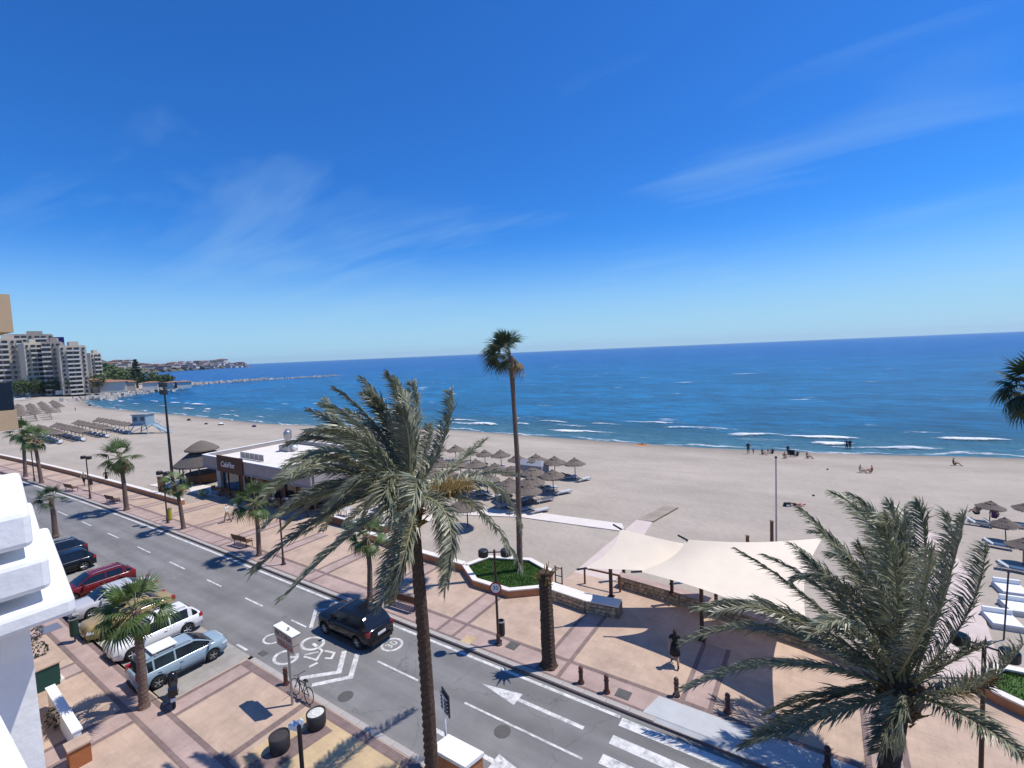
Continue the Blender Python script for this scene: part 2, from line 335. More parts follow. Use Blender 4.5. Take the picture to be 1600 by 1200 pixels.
# sand shader: dry pale sand, darker damp margin by height above the sea, footprints
t = sand.node_tree; n = t.nodes; l = t.links
geo = n.new("ShaderNodeNewGeometry"); sx = n.new("ShaderNodeSeparateXYZ"); l.new(geo.outputs["Position"], sx.inputs[0])
wet = n.new("ShaderNodeMapRange"); l.new(sx.outputs[2], wet.inputs[0]); wet.inputs[1].default_value = SEA - 0.05; wet.inputs[2].default_value = SEA + 0.38; wet.inputs[3].default_value = 0.5; wet.inputs[4].default_value = 1.0
b = n["Principled BSDF"]; src = b.inputs["Base Color"].links[0].from_socket
sc_ = n.new("ShaderNodeVectorMath"); sc_.operation = 'SCALE'; l.new(src, sc_.inputs[0]); l.new(wet.outputs[0], sc_.inputs["Scale"]); l.new(sc_.outputs[0], b.inputs["Base Color"])
tcs = n.new("ShaderNodeTexCoord"); vo = n.new("ShaderNodeTexVoronoi"); vo.inputs["Scale"].default_value = 1.7; vo.inputs["Randomness"].default_value = 1.0; l.new(tcs.outputs["Object"], vo.inputs["Vector"])
big = n.new("ShaderNodeTexNoise"); big.inputs["Scale"].default_value = .09; big.inputs["Detail"].default_value = 7; big.inputs["Roughness"].default_value = .7; mgs = n.new("ShaderNodeMapping"); mgs.inputs["Scale"].default_value = (.4, 1.3, 1); l.new(tcs.outputs["Object"], mgs.inputs[0]); l.new(mgs.outputs[0], big.inputs["Vector"])
fine = n.new("ShaderNodeTexNoise"); fine.inputs["Scale"].default_value = 2.6; fine.inputs["Detail"].default_value = 8; fine.inputs["Roughness"].default_value = .75; l.new(tcs.outputs["Object"], fine.inputs["Vector"])
hsum = n.new("ShaderNodeMath"); hsum.operation = 'ADD'; l.new(vo.outputs["Distance"], hsum.inputs[0]); l.new(fine.outputs[0], hsum.inputs[1])
bps = n.new("ShaderNodeBump"); bps.inputs["Strength"].default_value = .5; bps.inputs["Distance"].default_value = .09; l.new(hsum.outputs[0], bps.inputs["Height"]); l.new(bps.outputs[0], b.inputs["Normal"])
bg1 = n.new("ShaderNodeMapRange"); l.new(big.outputs[0], bg1.inputs[0]); bg1.inputs[1].default_value = .3; bg1.inputs[2].default_value = .7; bg1.inputs[3].default_value = .84; bg1.inputs[4].default_value = 1.1
fn1 = n.new("ShaderNodeMapRange"); l.new(fine.outputs[0], fn1.inputs[0]); fn1.inputs[1].default_value = .3; fn1.inputs[2].default_value = .7; fn1.inputs[3].default_value = .95; fn1.inputs[4].default_value = 1.04
mq = n.new("ShaderNodeMath"); mq.operation = 'MULTIPLY'; l.new(bg1.outputs[0], mq.inputs[0]); l.new(fn1.outputs[0], mq.inputs[1])
sc2 = n.new("ShaderNodeVectorMath"); sc2.operation = 'SCALE'; l.new(sc_.outputs[0], sc2.inputs[0]); l.new(mq.outputs[0], sc2.inputs["Scale"]); l.new(sc2.outputs[0], b.inputs["Base Color"])
grid_land("sand", near_x, near_y, sand, 0.012)

# ------------------------------------------------------------------ sea
sea_m = bpy.data.materials.new("sea_water"); sea_m.use_nodes = True; t = sea_m.node_tree; n = t.nodes; l = t.links
b = n["Principled BSDF"]; b.inputs["Roughness"].default_value = 0.28; b.inputs["Specular IOR Level"].default_value = 0.12
tcn = n.new("ShaderNodeTexCoord")
mpg = n.new("ShaderNodeMapping"); mpg.inputs["Rotation"].default_value = (0, 0, R(-8)); mpg.inputs["Scale"].default_value = (0.35, 1.0, 1.0); l.new(tcn.outputs["Object"], mpg.inputs[0])
def noise(scale, det=4, rough=0.6):
    q = n.new("ShaderNodeTexNoise"); q.inputs["Scale"].default_value = scale; q.inputs["Detail"].default_value = det; q.inputs["Roughness"].default_value = rough; l.new(mpg.outputs[0], q.inputs["Vector"]); return q
na, nb_, nc = noise(0.06, 8, .78), noise(0.4, 9, 0.78), noise(0.13, 6, 0.66)
geo = n.new("ShaderNodeNewGeometry"); ln = n.new("ShaderNodeVectorMath"); ln.operation = 'LENGTH'; l.new(geo.outputs["Position"], ln.inputs[0])
dr = n.new("ShaderNodeMapRange"); l.new(ln.outputs["Value"], dr.inputs[0]); dr.inputs[1].default_value = 80; dr.inputs[2].default_value = 700
rampd = n.new("ShaderNodeMix"); rampd.data_type = 'RGBA'; l.new(dr.outputs[0], rampd.inputs[0]); rampd.inputs[6].default_value = (0.003, 0.130, 0.275, 1); rampd.inputs[7].default_value = (0.0005, 0.084, 0.275, 1)
vr = n.new("ShaderNodeMapRange"); l.new(na.outputs[0], vr.inputs[0]); vr.inputs[1].default_value = 0.42; vr.inputs[2].default_value = 0.58; vr.inputs[3].default_value = 0.74; vr.inputs[4].default_value = 1.2
vr2 = n.new("ShaderNodeMapRange"); l.new(nb_.outputs[0], vr2.inputs[0]); vr2.inputs[1].default_value = 0.4; vr2.inputs[2].default_value = 0.6; vr2.inputs[3].default_value = 0.55; vr2.inputs[4].default_value = 1.4
mm = n.new("ShaderNodeMath"); mm.operation = 'MULTIPLY'; l.new(vr.outputs[0], mm.inputs[0]); l.new(vr2.outputs[0], mm.inputs[1])
sv = n.new("ShaderNodeVectorMath"); sv.operation = 'SCALE'; l.new(rampd.outputs[2], sv.inputs[0]); l.new(mm.outputs[0], sv.inputs["Scale"])
cap = n.new("ShaderNodeMapRange"); l.new(nc.outputs[0], cap.inputs[0]); cap.inputs[1].default_value = 0.645; cap.inputs[2].default_value = 0.69
cm = n.new("ShaderNodeMix"); cm.data_type = 'RGBA'; l.new(cap.outputs[0], cm.inputs[0]); l.new(sv.outputs[0], cm.inputs[6]); cm.inputs[7].default_value = (0.6, 0.68, 0.72, 1)
l.new(cm.outputs[2], b.inputs["Base Color"])
bp = n.new("ShaderNodeBump"); bp.inputs["Strength"].default_value = 0.9; bp.inputs["Distance"].default_value = 1.0; l.new(nb_.outputs[0], bp.inputs["Height"]); l.new(bp.outputs[0], b.inputs["Normal"])
me = bpy.data.meshes.new("sea")
rings = [0.0, 60, 120, 240, 500, 1200, 3000, 6000, 10000]; vsx = [(0, 0, SEA)]; fs = []; ns = 96
for r_ in rings[1:]:
    for k in range(ns): a = 2 * math.pi * k / ns; vsx.append((r_ * math.cos(a), r_ * math.sin(a), SEA))
for k in range(ns): fs.append((0, 1 + k, 1 + (k + 1) % ns))
for i in range(len(rings) - 2):
    for k in range(ns):
        q = 1 + i * ns; fs.append((q + k, q + ns + k, q + ns + (k + 1) % ns, q + (k + 1) % ns))
me.from_pydata(vsx, [], fs); me.materials.append(sea_m); me.update()
struct(bpy.data.objects.new("sea", me)); C.objects.link(bpy.data.objects["sea"])

# foam: ribbons with noisy alpha riding on the water
def foam_mat(name, lo, hi, sc):
    mt = bpy.data.materials.new(name); mt.use_nodes = True; t = mt.node_tree; n = t.nodes; l = t.links; b = n["Principled BSDF"]
    b.inputs["Base Color"].default_value = (0.72, 0.74, 0.76, 1); b.inputs["Roughness"].default_value = 0.9
    tcn = n.new("ShaderNodeTexCoord"); mg = n.new("ShaderNodeMapping"); mg.inputs["Scale"].default_value = (0.45, 1, 1); l.new(tcn.outputs["Object"], mg.inputs[0])
    q = n.new("ShaderNodeTexNoise"); q.inputs["Scale"].default_value = sc; q.inputs["Detail"].default_value = 8; q.inputs["Roughness"].default_value = 0.72; l.new(mg.outputs[0], q.inputs["Vector"])
    at = n.new("ShaderNodeAttribute"); at.attribute_name = "dens"
    ad = n.new("ShaderNodeMath"); ad.operation = 'ADD'; l.new(q.outputs[0], ad.inputs[0]); l.new(at.outputs["Fac"], ad.inputs[1])
    mr = n.new("ShaderNodeMapRange"); l.new(ad.outputs[0], mr.inputs[0]); mr.inputs[1].default_value = lo; mr.inputs[2].default_value = hi
    l.new(mr.outputs[0], b.inputs["Alpha"]); return mt
foam_a = foam_mat("foam", 0.98, 1.26, 1.7)
wave_m = M("wave_face", (0.02, 0.13, 0.22), 0.3, 0.2, 0.6, 0.3, 2, 0.25)
SN = []
for i in range(len(shore_c)):
    tdir = (shore_c[min(i + 1, len(shore_c) - 1)] - shore_c[max(i - 1, 0)]).normalized(); SN.append(Vector((tdir.y, -tdir.x)))
for i, p in enumerate(shore_c):                       # make every normal point out to sea
    q = p + SN[i] * 4
    if inside(np.array([q.x]), np.array([q.y]))[0]: SN[i] = -SN[i]
sm = SN[:]
for i in range(len(sm)):
    a = Vector((0, 0))
    for k in range(max(0, i - 4), min(len(sm), i + 5)): a += sm[k]
    SN[i] = a.normalized()
cum = [0.0]
for i in range(1, len(shore_c)): cum.append(cum[-1] + (shore_c[i] - shore_c[i - 1]).length)
def shore_at(s):
    i = max(0, min(len(cum) - 2, int(np.searchsorted(cum, s)) - 1)); f = (s - cum[i]) / max(1e-6, cum[i + 1] - cum[i])
    return shore_c[i].lerp(shore_c[i + 1], f), SN[i].lerp(SN[i + 1], f)
FV, FF, FD = [], [], []
def ribbon(s0, s1, off, wd, zf, amp=0.6, dens=0.45, ph=0.0, step=1.2):
    k = max(3, int((s1 - s0) / step)); base = len(FV); rows = 7
    for i in range(k + 1):
        f = i / k; s = s0 + (s1 - s0) * f; p, nn = shore_at(s); e = min(1.0, 4 * f, 4 * (1 - f)) if s1 - s0 < 400 else 1.0
        o = off + amp * (math.sin(s * 0.21 + ph) + 0.6 * math.sin(s * 0.53 + ph * 2.3) + 0.3 * math.sin(s * 1.3 + ph))
        ww = wd * (0.55 + 0.45 * math.sin(s * 0.37 + ph * 1.7)) * (0.25 + 0.75 * e)
        for r_ in range(rows):
            g = r_ / (rows - 1); q = p + nn * (o + (g - 0.5) * ww)
            FV.append((q.x, q.y, zf(g) * e + SEA + 0.035)); FD.append(dens * (math.sin(math.pi * min(1, max(0, g))) ** 0.7) * (0.5 + 0.5 * e))
    for i in range(k):
        for r_ in range(rows - 1):
            a = base + i * rows + r_; FF.append((a, a + 1, a + rows + 1, a + rows))
Ltot = cum[-1]
ribbon(0, Ltot, 1.0, 3.6, lambda g: 0.03 * (1 - g), 0.9, 0.62)
ribbon(0, Ltot, 4.2, 6.5, lambda g: 0.02, 1.4, 0.43, 2.0)
ribbon(0, 190, 9.5, 9.0, lambda g: 0.02, 2.0, 0.37, 4.0)
rw = random.Random(3)
s = 20.0
while s < Ltot - 20:
    ln_ = rw.uniform(5, 19); of = rw.choice((5.5, 6.5, 8.5, 11.5, 12.5, 17, 22))
    hgt = rw.uniform(0.15, 0.45)
    ribbon(s, s + ln_, of + rw.uniform(-1, 1), rw.uniform(2.6, 5.6), (lambda h: (lambda g: h * math.sin(math.pi * g)))(hgt), 0.5, rw.uniform(0.55, 0.82), rw.uniform(0, 9))
    s += rw.uniform(2.5, 9) if s < 170 else rw.uniform(5, 14)
shm = bpy.data.materials.new("shallow_water"); shm.use_nodes = True; t = shm.node_tree; n = t.nodes; l = t.links; b = n["Principled BSDF"]; b.inputs["Roughness"].default_value = .35; b.inputs["Specular IOR Level"].default_value = .15
b.inputs["Base Color"].default_value = (.075, .185, .225, 1); at = n.new("ShaderNodeAttribute"); at.attribute_name = "dens"; tcn = n.new("ShaderNodeTexCoord"); q = n.new("ShaderNodeTexNoise"); q.inputs["Scale"].default_value = .35; q.inputs["Detail"].default_value = 8; q.inputs["Roughness"].default_value = .7; l.new(tcn.outputs["Object"], q.inputs["Vector"])
r_ = n.new("ShaderNodeMapRange"); l.new(q.outputs[0], r_.inputs[0]); r_.inputs[1].default_value = .3; r_.inputs[2].default_value = .65; r_.inputs[3].default_value = .5; r_.inputs[4].default_value = 1.2; mlt = n.new("ShaderNodeMath"); mlt.operation = 'MULTIPLY'; mlt.use_clamp = True; l.new(at.outputs["Fac"], mlt.inputs[0]); l.new(r_.outputs[0], mlt.inputs[1]); l.new(mlt.outputs[0], b.inputs["Alpha"])
sv_, sf_, sd_ = [], [], []
for i in range(len(shore_c)):
    for j_, (o_, dd_) in enumerate(((-1.5, .85), (3, .75), (9, .6), (16, .35), (26, 0.0))):
        q = shore_c[i] + SN[i] * o_; sv_.append((q.x, q.y, SEA + .016)); sd_.append(dd_)
for i in range(len(shore_c) - 1):
    for j_ in range(4): a = i * 5 + j_; sf_.append((a, a + 1, a + 6, a + 5))
me = bpy.data.meshes.new("shallow_water"); me.from_pydata(sv_, [], sf_); me.materials.append(shm); at = me.attributes.new("dens", 'FLOAT', 'POINT'); at.data.foreach_set("value", sd_); me.update()
o = bpy.data.objects.new("shallow_water", me); C.objects.link(o); struct(o)
me = bpy.data.meshes.new("foam"); me.from_pydata(FV, [], FF); me.materials.append(foam_a)
at = me.attributes.new("dens", 'FLOAT', 'POINT'); at.data.foreach_set("value", FD); me.polygons.foreach_set("use_smooth", [True] * len(me.polygons)); me.update()
fo = bpy.data.objects.new("wave_foam", me); C.objects.link(fo); tag(fo, "white foam of the small waves breaking along the shore", "foam", kind="stuff")

# ------------------------------------------------------------------ road, pavements, promenade
def urange(u0, u1):
    if u1 <= 40: return [u0, u1]
    us = [u0] if u0 < 40 else []; a = max(u0, 40.0); n_ = max(1, int((u1 - a) / 5))
    return us + [a + (u1 - a) * k / n_ for k in range(n_ + 1)]
def strip(name, u0, u1, v0, v1, z, mat, parent=None, thick=0.0):
    us = urange(u0, u1)
    pts = [P(u, v0) for u in us] + [P(u, v1) for u in us[::-1]]
    if thick: return MB().prism([p.xy for p in pts], z - thick, z).build(name, mat, parent)
    return sheet(name, pts, z, mat, parent)
UF = 150.0
struct(strip("ground_base", -60, UF, -8, 21.0, -0.35, asphalt))
road = struct(strip("road", -60, UF, 11.45, 17.2, -0.12, asphalt))
bay = struct(strip("parking_bay", 23.9, 75, 7.8, 11.45, -0.116, concrete))
# far kerb: individual stones
kerb = struct(strip("kerb_foundation", -60, UF, 17.2, 17.24, -0.02, band, None, 0.3))
kst = MB().box((0, 0, 0), (0.98, 0.24, 0.3), mi=0)
k0 = None
u = -12.0
while u < 90:
    if not (-4 < u < 5.9):
        p = P(u, 17.36); sl_ = math.atan2(s_(u + 0.5) - s_(u - 0.5), -1.0) + math.pi
        if k0 is None: k0 = kst.build("kerb_stone", kerbm, kerb, loc=(p.x, p.y, -0.14 + 0.005), rz=sl_); o = k0
        else: o = k0.copy(); C.objects.link(o); o.parent = kerb; o.location = (p.x, p.y, -0.135 + random.uniform(-.004, .004)); o.rotation_euler.z = sl_
    u += 1.0
# near kerb of the bulb-out, also single stones
nk = struct(strip("near_kerb_foundation", -60, 23.9, 11.41, 11.45, -0.03, band, None, 0.3))
u = 7.0
while u < 23.6:
    o = k0.copy(); C.objects.link(o); o.parent = nk; p = P(u, 11.29); o.location = (p.x, p.y, -0.14 + random.uniform(-.004, .004)); o.rotation_euler.z = 0
    u += 1.0
# promenade slab
wall_line = [(150, 21.3), (31.6, 21.3)]
prom_pts = [P(u, 17.48) for u in urange(-60, UF)]
outer = [P(u, 21.25) for u in urange(56, UF)[::-1]] + [P(55.5, 25.6), P(37, 25.6), P(36.9, 24.4), P(31.5, 24.3), P(24.4, 23.6), P(19.9, 23.5), P(13.8, 23.4), P(13.6, 27.0), P(10.2, 27.0), P(5.8, 26.4), P(0.7, 25.5), P(-3.2, 24.4), P(-5.2, 25.8), P(-6.4, 27), P(-60, 27)]
prom = struct(MB().prism([p.xy for p in prom_pts + outer], -0.3, 0.0).build("promenade", tan))
# near pavement
npav = struct(MB().prism([P(*q).xy for q in ((-60, -8), (-60, 11.17), (23.75, 11.17), (23.75, 7.7), (75, 7.7), (75, -8))], -0.3, 0.0).build("near_pavement", tan))
yel = sheet("yellow_paving", [P(*q) for q in ((-40, 7.9), (-40, 10.75), (17.9, 10.75), (17.9, 7.9))], 0.003, tan2, npav)
L1, L2, L3 = 0.004, 0.008, 0.012
# promenade bands: one long kerb-side pink strip, dark lines, and pairs of dark lines with pink between
strip("pink_kerb_strip", -40, 120, 17.62, 18.72, L1, pink, prom)
strip("dark_line", -40, 120, 18.72, 18.94, L2, band, prom)
strip("dark_line", -40, 120, 17.485, 17.62, L2, band, prom)
for k in range(-2, 18):
    ua = 4.9 + 6.12 * k
    if ua > 110: break
    vmax = 21.2 if ua > 56 else (25.4 if ua > 38 else 23.3)
    strip("pink_cross_band", ua - 1.05, ua - 0.05, 18.94, vmax, L1, pink, prom)
    strip("dark_cross_line", ua - 0.16, ua + 0.04, 17.62, vmax, L3, band, prom)
    strip("dark_cross_line", ua - 1.24, ua - 1.04, 17.62, vmax, L3, band, prom)
# near pavement bands
strip("pink_long_band", -20, 60, 6.75, 7.42, L1, pink, npav)
strip("dark_line", -20, 60, 6.55, 6.75, L2, band, npav)
strip("dark_line", -20, 60, 7.42, 7.62, L2, band, npav)
for ua, ub, va, vb in ((31.1, 29.9, 2.0, 6.55), (24.9, 23.7, 2.0, 6.55), (37.3, 36.1, 2.0, 6.55), (23.55, 22.55, 7.62, 10.75)):
    sheet("pink_cross_band", [P(ua, va), P(ub, va), P(ub, vb), P(ua, vb)], L1, pink, npav)
    sheet("dark_cross_line", [P(ua + .1, va), P(ua - .1, va), P(ua - .1, vb), P(ua + .1, vb)], L3, band, npav)
    sheet("dark_cross_line", [P(ub + .1, va), P(ub - .1, va), P(ub - .1, vb), P(ub + .1, vb)], L3, band, npav)
sheet("dark_cross_line", [P(18.5, 7.62), P(18.2, 7.62), P(18.2, 10.75), P(18.5, 10.75)], L3, band, npav)
strip("dark_line", -20, 23.6, 10.75, 11.12, L2, band, npav)
# pale ramp by the crossing
rampm = M("ramp_concrete", (0.45, 0.46, 0.47), 0.85, 0.07, 1.5, 0.15, 30)
ra_, rb_, rc_ = [P(u_, v_) for u_, v_ in ((6.0, 17.22), (6.0, 17.52), (5.7, 18.68))]; rd_, re_, rf_ = [P(u_, v_) for u_, v_ in ((-4, 18.68), (-4, 17.52), (-4, 17.22))]
struct(MB().add([(ra_.x, ra_.y, -0.108), (rb_.x, rb_.y, .018), (rc_.x, rc_.y, .019), (rd_.x, rd_.y, .019), (re_.x, re_.y, .018), (rf_.x, rf_.y, -.108)], [(5, 4, 1, 0)[::-1], (4, 3, 2, 1)[::-1]]).build("crossing_ramp", rampm))
# road markings, each a child of the road
RZ = -0.116
strip("edge_line", 6.75, 120, 16.86, 17.02, RZ, paint, road)
u = 7.3
for a, b2 in ((7.2, 12.6), (15.3, 18.0), (23.8, 25.2), (28.2, 30.2), (33.2, 35.2), (38.5, 41), (44.5, 47), (51, 53.5), (57.5, 60), (64, 67)):
    strip("centre_dash", a, b2, 14.36, 14.46, RZ, paint, road)
for k in range(7):
    strip("bay_dash", 24.6 + 2.55 * k, 25.6 + 2.55 * k, 11.55, 11.68, RZ, paint, road)
v = 17.0
for k in range(6):
    v0 = 16.95 - 0.98 * k
    strip("crossing_stripe", 1.2 if k else 1.2, 6.65, v0 - 0.45, v0, RZ, paint, road)
def poly_uv(name, pts, mat=paint, z=RZ, parent=None): return sheet(name, [P(*q) for q in pts], z, mat, parent or road)
for (tip, hw, tail, vc) in ((12.65, 0.36, 7.75, 15.7), (8.0, -0.36, 13.0, 12.7)):
    d_ = 1 if hw > 0 else -1
    ar = MB(); h = abs(hw)
    ar.add([(-tip, vc, RZ), (-(tip - 1.9 * d_), vc - h, RZ), (-(tip - 1.9 * d_), vc - 0.09, RZ), (-tail, vc - 0.09, RZ), (-tail, vc + 0.09, RZ), (-(tip - 1.9 * d_), vc + 0.09, RZ), (-(tip - 1.9 * d_), vc + h, RZ)], [[0, 1, 2, 3, 4, 5, 6] if d_ > 0 else [6, 5, 4, 3, 2, 1, 0]])
    ar.build("lane_arrow", paint, road)
LZ = 0.001
def line_uv(name, pts, wd):
    global LZ
    LZ += 0.0006; pp = [P(*q).xy for q in pts]; vs_ = []; z = RZ + LZ
    for i, p in enumerate(pp):                      # mitred polyline: no overlapping faces
        d1 = (p - pp[i - 1]).normalized() if i else (pp[1] - p).normalized(); d2 = (pp[i + 1] - p).normalized() if i < len(pp) - 1 else d1
        n1_ = Vector((-d1.y, d1.x)); n2_ = Vector((-d2.y, d2.x)); mm_ = (n1_ + n2_).normalized(); mm_ = mm_ * (wd / 2 / max(.35, mm_.dot(n1_))); vs_ += [(*(p + mm_), z), (*(p - mm_), z)]
    return MB().add(vs_, [(2 * i, 2 * i + 1, 2 * i + 3, 2 * i + 2) for i in range(len(pp) - 1)]).build(name, paint, road)
line_uv("chevron_line", [(20.1, 14.1), (18.98, 12.95), (20.2, 11.75)], 0.24)
line_uv("chevron_line", [(19.35, 14.3), (18.2, 13.0), (19.3, 11.75)], 0.24)
line_uv("chevron_line", [(23.5, 14.5), (24.9, 15.75), (24.0, 16.5)], 0.2)
def ring_uv(name, cu, cv, r0, r1, eu=1.0, n_=28):
    mb = MB(); vs_ = []
    for k in range(n_):
        a = 2 * math.pi * k / n_; vs_ += [(*P(cu + r0 * eu * math.cos(a), cv + r0 * math.sin(a)).xy, RZ), (*P(cu + r1 * eu * math.cos(a), cv + r1 * math.sin(a)).xy, RZ)]
    mb.add(vs_, [(2 * k, 2 * k + 1, (2 * k + 3) % (2 * n_), (2 * k + 2) % (2 * n_)) for k in range(n_)]); return mb.build(name, paint, road)
ring_uv("speed_roundel", 18.4, 15.68, 0.43, 0.56, 1.05)
tm = Matrix.Translation((-18.4, 15.68, RZ + 0.002)) @ Matrix.Rotation(R(90), 4, 'Z')
text_mesh("speed_number", "30", 0.62, paint, road, tm, 0.0)
# bicycle symbol
BU = -0.78
ring_uv("bicycle_symbol_wheel", 22.9 + BU, 13.68, 0.42, 0.56, 1.25); ring_uv("bicycle_symbol_wheel", 23.05 + BU, 12.3, 0.42, 0.56, 1.25)
line_uv("bicycle_symbol_frame", [(22.2 + BU, 13.6), (21.9 + BU, 13.55), (21.5 + BU, 12.95), (22.3 + BU, 12.8)], 0.11)
line_uv("bicycle_symbol_frame", [(21.98 + BU, 13.4), (22.38 + BU, 12.9)], 0.1); line_uv("bicycle_symbol_bars", [(21.78 + BU, 13.62), (21.2 + BU, 13.75), (20.95 + BU, 13.4), (21.25 + BU, 13.25)], 0.12)
line_uv("bicycle_symbol_saddle", [(21.25 + BU, 12.85), (21.35 + BU, 12.45)], 0.15); line_uv("bicycle_symbol_fork", [(22.85 + BU, 13.68), (22.45 + BU, 13.62)], 0.16); line_uv("bicycle_symbol_stay", [(22.95 + BU, 12.35), (22.55 + BU, 12.6)], 0.16)
ring_uv("old_symbol_arc", 24.4, 12.85, 0.36, 0.46, 1.2)
# manholes and drain covers
man_m = M("drain_iron", (0.10, 0.095, 0.09), 0.7, 0.2, 10)
for px, py, sx_, sy_ in ((801, 1009, .55, .55), (732, 1000, .6, .6), (974, 1085, .6, .5)):
    p = W(px, py); o = MB().box((0, 0, 0.006), (sx_, sy_, 0.012)).box((0, 0, 0.012), (sx_ * .6, sy_ * .6, 0.012)).build("drain_cover", man_m if px != 732 else tan2, prom, loc=(p.x, p.y, 0.012))
for px, py in ((79, 982),):
    p = W(px, py); MB().box((0, 0, 0.006), (1.0, 0.8, 0.012)).build("drain_cover", metal_gr, npav, loc=(p.x, p.y, 0.012))
for px, py in ((785, 1143), (540, 1088)):
    p = W(px, py, -0.12); MB().lathe([(0.0, 0.004), (0.33, 0.004), (0.33, 0.0)], 18).build("manhole_cover", man_m, road, loc=(p.x, p.y, -0.114))
p = W(411, 1021, -0.12); MB().box((0, 0, 0.004), (0.5, 0.3, 0.008)).build("gutter_grate", man_m, road, loc=(p.x, p.y, -0.114))

# ------------------------------------------------------------------ low promenade walls
def low_wall(name, pts, h, th, label, side=terra, top=cope, z0=-0.3):
    t = thing(name, (pts[0][0], pts[0][1], 0), label, "wall"); a0 = Vector(pts[0]).xy
    n_ = len(pts); L = []; Rr = []
    for i in range(n_):
        p = Vector(pts[i]).xy; d1 = (Vector(pts[i]).xy - Vector(pts[i - 1]).xy).normalized() if i else None; d2 = (Vector(pts[i + 1]).xy - p).normalized() if i < n_ - 1 else None
        d_ = ((d1 or d2) + (d2 or d1)).normalized(); q = Vector((-d_.y, d_.x)); k = 1 / max(0.5, q.dot(Vector((-(d2 or d1).y, (d2 or d1).x))))
        L.append(p + q * th / 2 * k - a0); Rr.append(p - q * th / 2 * k - a0)
    def loft(e, za, zb):
        mb = MB(); vs_ = []
        for a, b2 in zip(L, Rr):
            c_ = (a + b2) / 2; a_ = c_ + (a - c_) * e; b_ = c_ + (b2 - c_) * e
            vs_ += [(*a_, za), (*a_, zb), (*b_, zb), (*b_, za)]
        fs_ = []
        for i in range(n_ - 1):
            for k in range(4): fs_.append((i * 4 + k, (i + 1) * 4 + k, (i + 1) * 4 + (k + 1) % 4, i * 4 + (k + 1) % 4))
        fs_ += [(0, 1, 2, 3), tuple((n_ - 1) * 4 + k for k in (3, 2, 1, 0))]
        return mb.add(vs_, fs_)
    loft(1.0, z0, h).build("wall_body", side, t); loft(1.25, h, h + 0.07).build("coping", top, t)
    return t
low_wall("promenade_wall", [P(u, 21.45) for u in urange(56.0, 130)[::-1]], 0.5, 0.35, "long low wall with pale coping between far promenade and sand")
low_wall("promenade_wall", [P(31.2, 24.45), P(28.3, 24.2), P(24.4, 23.75), P(20.1, 23.65)], 0.5, 0.35, "low terracotta wall with white coping behind the large date palm")
# planter with lawn
pl = [P(20.0, 23.6), P(18.2, 22.35), P(15.6, 22.3), P(13.9, 23.7), P(14.6, 25.6), P(16.6, 26.4), P(19.4, 25.4)]
t = low_wall("grass_planter", [Vector((p.x, p.y)) for p in pl + [pl[0]]], 0.42, 0.28, "angular terracotta planter filled with lawn below the tall thin palm")
t["category"] = "planter"
loc0 = Vector((pl[0].x, pl[0].y))
def lawn(parent, poly, z, n_, loc):
    sheet("lawn", [Vector((p[0], p[1])) - loc for p in poly], z, soil, parent)
    xs = [p[0] for p in poly]; ys = [p[1] for p in poly]; mb = MB(); rr = random.Random(5); cnt = 0
    from mathutils.geometry import intersect_point_tri_2d as ipt
    tri = [(poly[0], poly[i], poly[i + 1]) for i in range(1, len(poly) - 1)]
    while cnt < n_:
        x, y = rr.uniform(min(xs), max(xs)), rr.uniform(min(ys), max(ys))
        if not any(ipt(Vector((x, y)), Vector(a[:2]), Vector(b_[:2]), Vector(c_[:2])) for a, b_, c_ in tri): continue
        cnt += 1; a = rr.uniform(0, 6.28); h = rr.uniform(0.06, 0.16); wd = 0.018; dx, dy = math.cos(a) * wd, math.sin(a) * wd; ln_ = rr.uniform(-.06, .06)
        x -= loc.x; y -= loc.y
        mb.add([(x - dx, y - dy, z), (x + dx, y + dy, z), (x + ln_, y + ln_, z + h)], [(0, 1, 2)])
    g = mb.build("grass_blades", grass_m, parent); g["kind"] = "stuff"
lawn(t, pl, 0.3, 9000, loc0)
pr = [P(-5.3, 25.5), P(-5.6, 24.9), P(-7.2, 23.9), P(-12, 23.9), P(-12, 27.5), P(-6.2, 26.9)]
t = low_wall("grass_planter", [Vector((p.x, p.y)) for p in pr + [pr[0]]], 0.42, 0.28, "terracotta planter with lawn at the right edge behind the lamp")
t["category"] = "planter"; lawn(t, pr, 0.3, 5000, Vector((pr[0].x, pr[0].y)))

